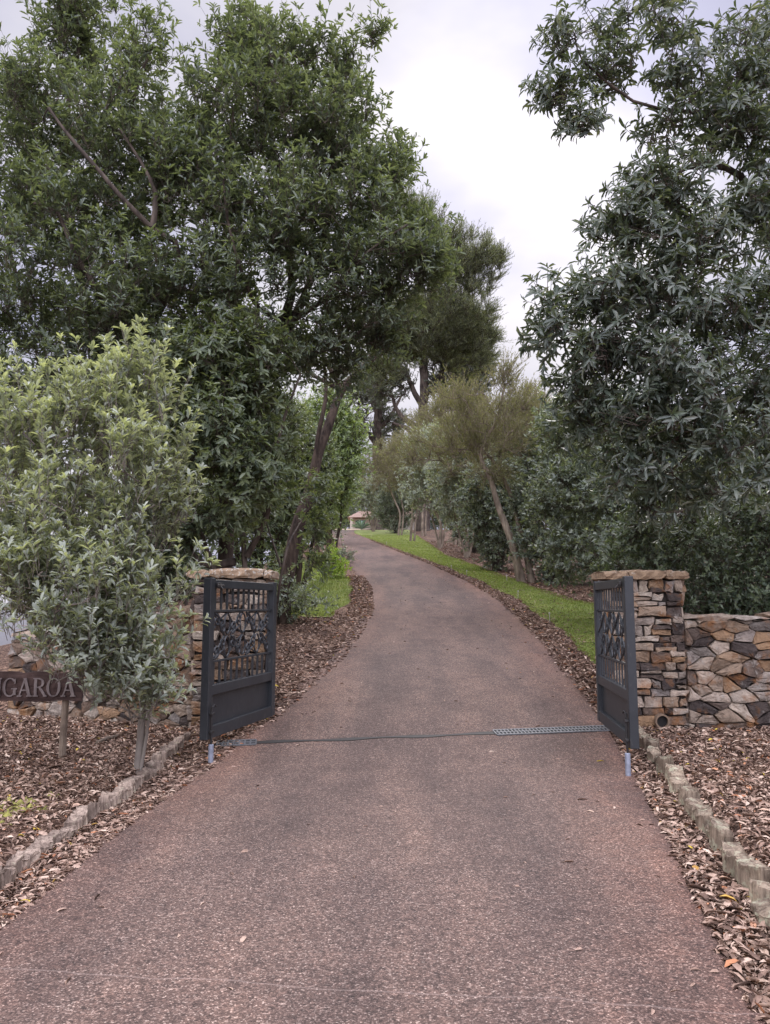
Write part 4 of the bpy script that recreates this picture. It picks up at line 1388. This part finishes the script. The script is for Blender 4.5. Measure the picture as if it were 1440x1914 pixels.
# ------------------------------------------------------------------ gates
def gate(name, label, near, far, side):
    """near: free end, far: hinge end (x, y); side +1 when the road lies on its +x side"""
    near, far = np.array(near, float), np.array(far, float)
    u = far - near; Lg = np.linalg.norm(u); u /= Lg
    w = np.array([u[1], -u[0]]) * side * (1 if True else -1)
    ang = math.atan2(u[1], u[0])
    zb_ = .265
    root = empty(name, (near[0], near[1], zb_), label, 'gate', rz=ang)
    # local: x from free end to hinge, y across (front = the road side), z up
    f = -1 if side > 0 else 1
    T = .035
    H = 1.535
    def b(mbx, x0, x1, z0, z1, t=T, bev=.004, yo=0.0): mbx.box((x0, yo - t, z0), (x1, yo + t, z1), bev)
    S = .095
    for (x0, x1) in ((0, S), (Lg - S, Lg)):
        m = MB(); b(m, x0, x1, 0, H + .01, .04); m.build('stile', M['gate'], root)
    levels = dict(bottom=(0.0, .115), mid=(.41, .505), low=(.718, .740), high=(1.21, 1.232), top=(1.447, 1.53))
    for k, (z0, z1) in levels.items():
        m = MB(); t = T if k in ('bottom', 'mid', 'top') else .014
        b(m, S + .001, Lg - S - .001, z0, z1, t, .004 if t > .02 else .002); m.build('rail', M['gate'], root)
    m = MB(); b(m, S + .001, Lg - S - .001, .116, .409, .006, 0, -f * .014); m.build('panel', M['gate'], root)
    nb = 11
    for (z0, z1) in ((.506, .717), (1.233, 1.446)):
        for k in range(nb):
            x = S + (Lg - 2 * S) * (k + .6) / (nb + .2)
            m = MB(); m.box((x - .017, -.006, z0), (x + .017, .006, z1)); m.build('bar', M['gate'], root)
    # scrollwork between the two thin rails
    m = MB()
    x0, x1, z0, z1 = S, Lg - S, .741, 1.209
    def spiral(cx, cz, r, a0, turns, sgn, tail=None):
        pts = []
        for i in range(26):
            t = i / 25
            a = a0 + sgn * turns * 2 * math.pi * t
            q = r * (.22 + .78 * t)
            pts.append((cx + q * math.cos(a), 0, cz + q * math.sin(a)))
        if tail is not None:
            p = pts[-1]
            for t in (.33, .66, 1.0):
                pts.append((p[0] + (tail[0] - p[0]) * t, 0, p[2] + (tail[1] - p[2]) * t))
        m.tube(pts, .0105, 5)
    nc = 4
    cwid = (x1 - x0) / nc
    hz = (z1 - z0) / 2
    for r_ in range(2):
        zc = z0 + hz * (r_ + .5)
        for k in range(nc):
            xc = x0 + cwid * (k + .5)
            sg = 1 if (k + r_) % 2 else -1
            spiral(xc - cwid * .16, zc + sg * hz * .16, hz * .30, .4 * sg, 1.3, sg, (xc + cwid * .30, zc - sg * hz * .48))
            spiral(xc + cwid * .22, zc - sg * hz * .16, hz * .27, 3.5, 1.3, -sg, (xc - cwid * .30, zc + sg * hz * .47))
            el = [(xc + cwid * .5 + cwid * .17 * math.cos(t), .004, zc + hz * .44 * math.sin(t)) for t in np.linspace(0, 2 * math.pi, 17)]
            if k < nc - 1: m.tube(el, .0095, 5)
            m.tube([(xc - cwid * .5, .008, zc - hz * .48 * sg), (xc, .012, zc + .03 * sg), (xc + cwid * .5, .008, zc + hz * .48 * sg)], .009, 5)
    m.build('scrollwork', M['gate'], root)
    # drop bolt on the road face near the free end
    yb = f * -1 * -(.055) if False else (-.058 if side > 0 else .058)
    xb = .055 if side > 0 else .05
    bolt = MB(); bolt.tube([(xb, yb, .30), (xb, yb, -.08)], .010, 8); bolt.tube([(xb, yb, .30), (xb + .03, yb * 1.2, .325), (xb + .055, yb * 1.3, .30)], .008, 6)
    ob = bolt.build('drop_bolt', M['iron'], root)
    for z in (.07, .24):
        k = MB(); k.box((xb - .028, min(yb * .7, yb * 1.3), z - .012), (xb + .03, max(yb * .7, yb * 1.3), z + .012), .003); k.build('keeper', M['iron'], ob)
    s = MB()
    gzn = gz(*near) - zb_
    s.tube([(xb, yb, -.045), (xb, yb, -.05), (xb, yb, gzn + .004)], [.021, .025, .025], 12); s.build('ground_sleeve', M['steel'], root)
    # hinges and a small latch
    for z in (.2, 1.34):
        k = MB(); k.tube([(Lg + .02, 0, z - .05), (Lg + .02, 0, z + .05)], .018, 8); k.box((Lg - .002, -.012, z - .02), (Lg + .09, .012, z + .02)); k.build('hinge', M['iron'], root)
    k = MB()
    yl = -.045 if side > 0 else .045
    k.box((.10, min(yl, yl * 1.5), 1.455), (.20, max(yl, yl * 1.5), 1.50), .004); k.tube([(.09, yl * 1.4, 1.475), (.24, yl * 1.4, 1.475)], .009, 6); k.tube([(.15, yl * 1.4, 1.475), (.15, yl * 2.1, 1.44)], .007, 6)
    k.build('latch', M['iron'], root)
    return root


gate('gate', 'open dark slate metal gate with curled scrollwork on the left of the drive', (-1.735, 7.55), (-1.325, 9.22), 1)
gate('gate', 'open dark slate metal gate seen nearly edge-on on the right of the drive', (2.24, 7.10), (2.42, 8.84), -1)

# ------------------------------------------------------------------ drain across the drive
ga, gb = G(402, 1394), G(1152, 1364)
ga[2] = gb[2] = 0
ud = (gb - ga)[:2]; LD = np.linalg.norm(ud); ud /= LD
nd = np.array([-ud[1], ud[0]])


def dpt(s, t, lift):
    x, y = ga[:2] + ud * s + nd * t
    return (x, y, float(h_np(y)) + .012 + lift)


def grate(label, s0, s1, wd, rows, pitch):
    n = max(2, int((s1 - s0) / pitch))
    c = np.array(dpt((s0 + s1) / 2, 0, 0))
    root = empty('drain_grate', c, label, 'drain grate')
    m = MB()
    def bar(a0, a1, t0, t1, z0, z1):
        v = [dpt(a, t, z) for z in (z0, z1) for (a, t) in ((a0, t0), (a1, t0), (a1, t1), (a0, t1))]
        m.add([np.array(p) - c for p in v], [(0, 3, 2, 1), (4, 5, 6, 7), (0, 1, 5, 4), (1, 2, 6, 5), (2, 3, 7, 6), (3, 0, 4, 7)])
    e = .02
    for r_ in range(rows + 1):
        t = -wd / 2 + wd * r_ / rows
        bar(s0, s1, t - e / 2, t + e / 2, .004, .016)
    for k in range(n + 1):
        s = s0 + (s1 - s0) * k / n
        bar(s - pitch * .16, s + pitch * .16, -wd / 2 + e / 2, wd / 2 - e / 2, .004, .0145)
    m.build('grid', M['grate'], root)
    m = MB()
    bar(s0, s1, -wd / 2 - .004, wd / 2 + .004, .0005, .0032)
    m.build('channel_shade', M['void'], root)  # dark sheet standing in for the shade below the slots


srt = np.dot(G(930, 1378)[:2] - ga[:2], ud)
grate('long grey slotted drain grate crossing the drive towards the right gate', srt, LD, .17, 2, .040)
grate('short dark slotted drain grate at the foot of the left gate', 0.02, .42, .16, 2, .05)
m = MB()
k = 30
for i in range(k):
    a0, a1 = .43 + (srt - .44) * i / k, .43 + (srt - .44) * (i + 1) / k
    w0 = .036 + .014 * math.sin(i * .7); w1 = .036 + .014 * math.sin((i + 1) * .7)
    o0 = .012 * math.sin(i * .5); o1 = .012 * math.sin((i + 1) * .5)
    v = [dpt(a0, o0 - w0, .001), dpt(a1, o1 - w1, .001), dpt(a1, o1 + w1, .001), dpt(a0, o0 + w0, .001), dpt(a0, o0 - w0, .006), dpt(a1, o1 - w1, .006), dpt(a1, o1 + w1, .006), dpt(a0, o0 + w0, .006)]
    m.add(v, [(0, 3, 2, 1), (4, 5, 6, 7), (0, 1, 5, 4), (2, 3, 7, 6)])
tag(m.build('slot_drain', M['slot']), 'narrow black slot drain crossing the drive between the two grates', 'drain')

# ------------------------------------------------------------------ timber edging blocks
def block(loc, ang, wd, th, ht, mat, label, group, rg):
    m = MB()
    nx = 9
    ring0 = []
    # outline (plan) of a rough split block, domed on the road side
    pl = []
    for i in range(nx):
        t = i / (nx - 1)
        pl.append((-wd / 2 + wd * t, -th / 2 - .028 * math.sin(math.pi * t) + rg.normal() * .006))
    for i in range(nx):
        t = 1 - i / (nx - 1)
        pl.append((-wd / 2 + wd * t, th / 2 + rg.normal() * .006))
    tilt = rg.normal(size=2) * .12
    vs, fs = [], []
    n = len(pl)
    for k, f in enumerate((-.14, .3, .75, .94, 1.0)):
        for (x, y) in pl:
            s = 1.0 if k < 3 else (.98 if k == 3 else .9)
            z = f * ht + (tilt[0] * x + tilt[1] * y + rg.normal() * .007 if k >= 3 else 0) + (rg.normal() * .008 if k == 4 else 0)
            vs.append((x * s + rg.normal() * .003, y * s + rg.normal() * .004, z))
    for k in range(4):
        for i in range(n):
            j = (i + 1) % n
            fs.append((k * n + i, k * n + j, k * n + n + j, k * n + n + i))
    vs.append((0, 0, ht * 1.01 + rg.normal() * .008))
    for i in range(n): fs.append((4 * n + i, 4 * n + (i + 1) % n, len(vs) - 1))
    m.add(vs, fs)
    o = m.build('edging_block', mat)
    o.location = loc; o.rotation_euler = (rg.normal() * .04, rg.normal() * .04, ang)
    return tag(o, label, 'edging block', group)


rg = np.random.default_rng(5)
y = 4.05
while y < 8.75:
    wd = .20 + .13 * rg.random()
    x = float(edging_l(y + wd / 2)) + .015 * rg.normal()
    ang = math.pi / 2 + rg.normal() * .05
    block((x, y + wd / 2, min(gz(x + .2, y + wd / 2), .06)), ang, wd - .022, .06 + .03 * rg.random(), .07 + .045 * rg.random(), M['wood_edge'],
          'weathered grey timber block in the low edging of the left garden bed', 'timber edging blocks along the left bed', rg)
    y += wd + .004
y = 3.55
while y < 8.9:
    wd = .15 + .13 * rg.random()
    yc = y + wd / 2
    x = float(edging_r(yc)) + .02 * rg.normal()
    sl = float(edging_r(yc + .3) - edging_r(yc - .3)) / .6
    ang = math.atan2(1, sl) + rg.normal() * .10 + math.pi
    block((x, yc, min(gz(x - .2, yc), .06)), ang, wd - .024, .065 + .04 * rg.random(), .085 + .085 * rg.random(), M['wood_moss'],
          'mossy weathered timber block in the taller edging of the right garden bed', 'timber edging blocks along the right bed', rg)
    y += wd + .005

# ------------------------------------------------------------------ timber name sign
SB = P(118, 1310, 7.7)
sroot = empty('name_sign', (SB[0], 7.7, gz(SB[0], 7.7) - .1), 'dark timber name board with raised grey capital letters on a round post', 'sign')
so = np.array(sroot.location)
m = MB(); m.tube([(0, .045, 0), (0, .045, .35), (.01, .045, .80)], [.036, .034, .033], 14); m.build('post', M['post_wood'], sroot, smooth=False)
m = MB()
rgs = np.random.default_rng(3)
xr = P(151, 1310, 7.66)[0] - so[0]; zl = P(118, 1311, 7.66)[2] - so[2]; zt = P(118, 1254, 7.66)[2] - so[2]
xl = xr - 1.75
nxs = 44
vs, fs = [], []
for i in range(nxs + 1):
    x = xl + (xr - xl) * i / nxs
    zt_ = zt + .008 * math.sin(i * .8) + rgs.normal() * .003 - .02 * (x - xl) / (xr - xl); zl_ = zl + .006 * math.sin(i * .5 + 1) + rgs.normal() * .003
    for (yy, f) in ((-.022, .0), (-.026, .25), (-.026, .5), (-.026, .75), (-.022, 1), (.012, 1), (.012, 0)):
        vs.append((x, yy + rgs.normal() * .0015, zl_ + (zt_ - zl_) * f))
for i in range(nxs):
    for k in range(7):
        j = (k + 1) % 7
        fs.append((i * 7 + k, i * 7 + 7 + k, i * 7 + 7 + j, i * 7 + j))
fs.append(tuple(range(7))); fs.append(tuple(range(nxs * 7 + 6, nxs * 7 - 1, -1)))
m.add(vs, fs)
m.build('board', M['sign_wood'], sroot)


def letter(ch, x, z, hgt, wdt, root):
    m = MB()
    yb, dy = -.0285, np.array([0, -.010, 0])
    thick, thin, sf = wdt * .20, wdt * .085, wdt * .16
    X = lambda u: x + u * wdt
    Z = lambda v: z + v * hgt
    k = [0]

    def stroke(u0, v0, u1, v1, t):
        k[0] += 1
        yo = yb - .0006 * k[0]
        m.poly([(X(u0) - t / 2, yo, Z(v0)), (X(u0) + t / 2, yo, Z(v0)), (X(u1) + t / 2, yo, Z(v1)), (X(u1) - t / 2, yo, Z(v1))], dy)

    def hbar(u0, u1, v, t):
        k[0] += 1
        yo = yb - .0006 * k[0]
        m.poly([(X(u0), yo, Z(v) - t / 2), (X(u1), yo, Z(v) - t / 2), (X(u1), yo, Z(v) + t / 2), (X(u0), yo, Z(v) + t / 2)], dy)

    def arc(cu, cv, ru, rv, a0, a1, n=22):
        k[0] += 1
        yo = yb - .0006 * k[0]
        for i in range(n):
            p0, p1 = a0 + (a1 - a0) * i / n, a0 + (a1 - a0) * (i + 1) / n
            q = []
            for a, sgn in ((p0, 1), (p1, 1), (p1, 0), (p0, 0)):
                tk = thin + (thick - thin) * abs(math.cos(a))
                rx, rz = ru * wdt - (0 if sgn else tk), rv * hgt - (0 if sgn else thin * 1.0)
                q.append((X(cu) + rx * math.cos(a), yo, Z(cv) + rz * math.sin(a)))
            m.poly(q, dy)
    if ch == 'A':
        stroke(.12, .02, .49, .98, thin * 1.3); stroke(.86, .02, .50, 1.0, thick * 1.1); hbar(.26, .72, .34, thin)
        hbar(-.04, .30, .02, thin); hbar(.66, 1.06, .02, thin)
    elif ch == 'R':
        stroke(.2, .02, .2, .98, thick); hbar(.02, .40, .02, thin); hbar(.02, .5, .98, thin); arc(.42, .745, .42, .255, -math.pi / 2, math.pi / 2); hbar(.2, .5, .50, thin)
        stroke(.92, .03, .50, .50, thick); hbar(.8, 1.06, .02, thin)
    elif ch == 'O':
        arc(.5, .5, .52, .52, 0, 2 * math.pi, 40)
    elif ch == 'G':
        arc(.5, .5, .52, .52, .75, 2 * math.pi - .75, 34); stroke(.86, .08, .86, .42, thick); hbar(.62, 1.04, .42, thin); stroke(.88, .70, .88, .96, thin)
    elif ch == 'N':
        stroke(.14, .02, .14, .98, thin * 1.2); stroke(.86, .02, .86, .98, thin * 1.2); stroke(.16, .98, .84, .02, thick); hbar(-.02, .3, .02, thin); hbar(-.04, .2, .98, thin); hbar(.7, 1.02, .98, thin)
    m.build('letter', M['sign_letter'], root)


sl = P(114, 1302, 7.66)
lh = P(114, 1268, 7.66)[2] - sl[2]
for ch, px in zip('NGAROA', (-24, 4, 32, 60, 86, 114)):
    q = P(px, 1303, 7.66)
    letter(ch, q[0] - so[0], sl[2] - so[2] - .0, lh, 25.0 * 7.66 / 1440, sroot)

# ------------------------------------------------------------------ small things
st = [(694, 1006), (723, 1019), (844, 1067), (873, 1077), (948, 1088), (969, 1119), (1028, 1164)]
proto = None
for px, py in st:
    p = G(px, py)
    if proto is None:
        proto = empty('garden_light', p, 'small white stake light at the edge of the right lawn', 'garden light', 'stake lights along the lawn')
        m = MB(); m.tube([(0, 0, -.05), (0, 0, .17)], .006, 8); m.build('stake', M['white'], proto)
        m = MB(); m.tube([(0, 0, .171), (0, 0, .20), (0, 0, .215)], [.016, .02, .01], 10); m.build('lamp_head', M['white'], proto)
        o = proto
    else:
        o = copy_tree(proto)
    o.location = (p[0], p[1], gz(p[0], p[1]))

hp = P(668, 985, 90)
hb = np.array([hp[0], 90., h_np(90) - .1])
hr = empty('house', hb, 'far house with terracotta tiled roof glimpsed at the end of the drive', 'house')
m = MB(); m.box((-.6, 0, 0), (7, 7, 1.4)); m.build('wall', M['render'], hr)
m = MB()
m.add([(-1.1, -1.2, 1.45), (7.5, -1.2, 1.45), (7.5, 8, 1.45), (-1.1, 8, 1.45), (.2, 3.2, 2.7), (6.6, 3.2, 2.7)], [(0, 1, 5, 4), (1, 2, 5), (2, 3, 4, 5), (3, 0, 4), (3, 2, 1, 0)])
m.build('roof', M['roof'], hr)
for xx in (-.8, 2.6):
    m = MB(); m.box((xx, -1.0, 0), (xx + .3, -.7, 1.445)); m.build('veranda_post', M['render'], hr)
for xx in (-.2, 2.6, 4.6):
    m = MB(); m.box((xx, -.06, .3), (xx + 1.1, -.003, 1.2)); m.build('window', M['dark_glass'], hr)
ag = P(676, 983, 82); ab = np.array([ag[0], 82., float(h_np(82))])
n = 40
a = rng.random(n) * 6.28; e = .3 + rng.random(n) * .9
d = np.stack([np.cos(a) * np.cos(e), np.sin(a) * np.cos(e), np.sin(e)], 1)
lv, lf, _ = leaf_geo(np.zeros((n, 3)) + [0, 0, .05], d, np.tile([0, 0, 1.], (n, 1)) + 0 * d, np.full(n, 1.25), np.full(n, .2), T_FINE)
o = link('agave', np_mesh('agave', lv, tris=lf), M['agave']); o.location = ab
tag(o, 'blue-green spiky agave on the lawn crest in front of the far house', 'plant')

# moss pad and a fallen stick in the left bed
p = np.array([-2.72, 5.75])
m = MB()
for i in range(60):
    q = p + rg.normal(size=2) * [.11, .2]
    z = gz(*q)
    r0 = .02 + .03 * rg.random()
    vs = [(q[0] + r0 * math.cos(k), q[1] + r0 * math.sin(k), z) for k in np.arange(6) * 1.047] + [(q[0], q[1], z + .02 + .02 * rg.random())]
    m.add(vs, [(k, (k + 1) % 6, 6) for k in range(6)])
tag(m.build('moss', M['moss']), 'yellow-green moss patch in the left garden bed', 'moss', kind='stuff')
m = MB()
a0 = P(183, 1353, 8.35); b0 = P(222, 1343, 8.7)
a0[2] = gz(a0[0], a0[1]) + .03; b0[2] = gz(b0[0], b0[1]) + .04
m.tube([a0, (a0 + b0) / 2 + [0, 0, .01], b0], [.018, .02, .017], 9)
tag(m.build('fallen_branch', M['bark_pale']), 'short pale broken branch lying on the leaf litter near the left wall', 'branch')

# ------------------------------------------------------------------ leaf litter and grass
def litter(name, label, n, region, Lr=(.05, .12), lift=.035, pile=1.0):
    xy = region(n)
    n = len(xy)
    z = ground_z(xy[:, 0], xy[:, 1])
    onroad = (xy[:, 0] > road_l(xy[:, 1])) & (xy[:, 0] < road_r(xy[:, 1]))
    z = np.where(onroad, h_np(xy[:, 1]) + .014, z)
    base = np.stack([xy[:, 0], xy[:, 1], z + np.where(onroad, .002, .004 + lift * rng.random(n) ** 1.6)], 1)
    a = rng.random(n) * 6.28
    tl = rng.normal(size=n) * .28
    tl = np.where(onroad, np.abs(tl) * .3, tl)
    d = np.stack([np.cos(a) * np.cos(tl), np.sin(a) * np.cos(tl), np.sin(tl)], 1)
    nr = norm(np.array([0, 0, 1.]) + rng.normal(size=(n, 3)) * np.array([.42, .42, 0]))
    L = Lr[0] + (Lr[1] - Lr[0]) * rng.random(n) ** 1.3
    Wd = L * np.where(rng.random(n) < .10, .05, .20 + .24 * rng.random(n))
    L = np.where(Wd < L * .1, L * 1.7, L)
    tv = T_FINE[0].copy()
    lv, lf, _ = leaf_geo(base - d * L[:, None] * .5, d, nr, L, Wd, (tv, T_FINE[1]), 1.5)
    return tag(link(name, np_mesh(name, lv, tris=lf), M['litter']), label, 'fallen leaves', kind='stuff')


def reg_left_bed(n):
    y = 3.0 + rng.random(n) * 7.4
    x = edging_l(y) - .05 - rng.random(n) ** 1.1 * 3.6
    return np.stack([x, y], 1)


def reg_left_gutter(n):
    y = 2.2 + rng.random(n) * 7.0
    x = edging_l(y) + .05 + (road_l(y) - edging_l(y) + .12) * rng.random(n) ** 1.25
    return np.stack([x, y], 1)


def reg_right_bed(n):
    y = 2.6 + rng.random(n) * 6.7
    x = edging_r(y) + .06 + rng.random(n) ** 1.1 * 2.6
    return np.stack([x, y], 1)


def reg_right_gutter(n):
    y = 1.8 + rng.random(n) * 7.2
    x = road_r(y) - .02 + (edging_r(y) - road_r(y)) * rng.random(n) ** .9
    return np.stack([x, y], 1)


def reg_right_verge(n):
    y = 8.9 + rng.random(n) ** 1.7 * 45
    x = road_r(y) - .06 + (.85 * np.exp(-(y - 9) / 60)) * np.abs(rng.normal(size=n)) * .62
    return np.stack([x, y], 1)


def reg_left_verge(n):
    y = 9.0 + rng.random(n) ** 1.25 * 18
    wv = np.where(y < 17, 2.3, .6)
    x = road_l(y) + .22 - wv * rng.random(n) ** 1.1
    return np.stack([x, y], 1)


def reg_bank(n):
    y = 12 + rng.random(n) ** 1.3 * 40
    x = lawn_r(y) + rng.random(n) * 1.6
    return np.stack([x, y], 1)


def reg_road(n):
    y = 2.5 + rng.random(n) ** 1.2 * 26
    t = rng.random(n)
    x = road_l(y) + (road_r(y) - road_l(y)) * np.where(rng.random(n) < .75, .5 + np.sign(t - .5) * (.5 - .14 * np.abs(rng.normal(size=n)) ** 1.3), t)
    return np.stack([x, y], 1)


litter('fallen_leaves', 'dry brown leaf litter covering the left garden bed', 34000, reg_left_bed, (.015, .085))
litter('fallen_leaves', 'dry leaves in the gutter below the left timber edging', 7500, reg_left_gutter, (.015, .085))
litter('fallen_leaves', 'dry reddish leaf litter covering the right garden bed', 26000, reg_right_bed, (.015, .09))
litter('fallen_leaves', 'dry leaves between the drive and the right timber edging', 9500, reg_right_gutter, (.015, .10))
litter('fallen_leaves', 'pale dry leaves along the right verge beyond the gate', 9000, reg_right_verge, (.05, .11))
litter('fallen_leaves', 'brown leaf litter on the left verge beyond the gate', 9000, reg_left_verge, (.05, .11))
litter('fallen_leaves', 'brown leaf litter on the bank under the shrubs', 6000, reg_bank, (.06, .13))
litter('fallen_leaves', 'few dry leaves scattered along the driveway margins', 420, reg_road, (.025, .07))


def grass(name, label, n, region, hgt):
    xy = region(n)
    z = ground_z(xy[:, 0], xy[:, 1]) + .018
    base = np.stack([xy[:, 0], xy[:, 1], z], 1)
    d = norm(np.array([0, 0, 1.]) + rng.normal(size=(n, 3)) * [.5, .5, .1])
    nr = norm(rng.normal(size=(n, 3)) * [1, 1, .2])
    L = hgt * (.5 + rng.random(n))
    sc = 1 + (xy[:, 1] - 12) / 25
    lv, lf, _ = leaf_geo(base, d, nr, L, .006 * np.maximum(1, sc), T_THIN, 1)
    return tag(link(name, np_mesh(name, lv, tris=lf), M['grass']), label, 'grass', kind='stuff')


def reg_lawn_r(n):
    y = 12.3 + rng.random(n) ** 1.6 * 50
    a = np.array([lawn_in(q) for q in y])
    b = np.maximum(lawn_r(y) + .08, a + .2)
    return np.stack([a - .04 + (b - a + .08) * rng.random(n), y], 1)


def reg_lawn_l(n):
    y = 17.3 + rng.random(n) ** 1.4 * 15
    b = np.array([lawn2_r(q) for q in y])
    return np.stack([-4.5 + (b + 4.54) * rng.random(n), y], 1)


def reg_lawn_leaves(n):
    a = reg_lawn_r(n); b = reg_lawn_l(n // 3)
    return np.vstack([a, b])


def reg_lawn_front(n):
    y = 16.3 + np.abs(rng.normal(size=n)) * 1.0
    return np.stack([-4.2 + (road_l(y) + 3.9) * rng.random(n), y], 1)


litter('fallen_leaves', 'leaf litter thinning out over the front of the left grass', 1500, reg_lawn_front, (.05, .10), .05)
litter('fallen_leaves', 'scattered pale dry leaves lying on the grass strips', 3600, reg_lawn_leaves, (.04, .09), .06)
grass('grass', 'short bright green grass of the right lawn strip', 70000, reg_lawn_r, .05)
grass('grass', 'bright grass at the left of the drive behind the leaning tree', 30000, reg_lawn_l, .07)
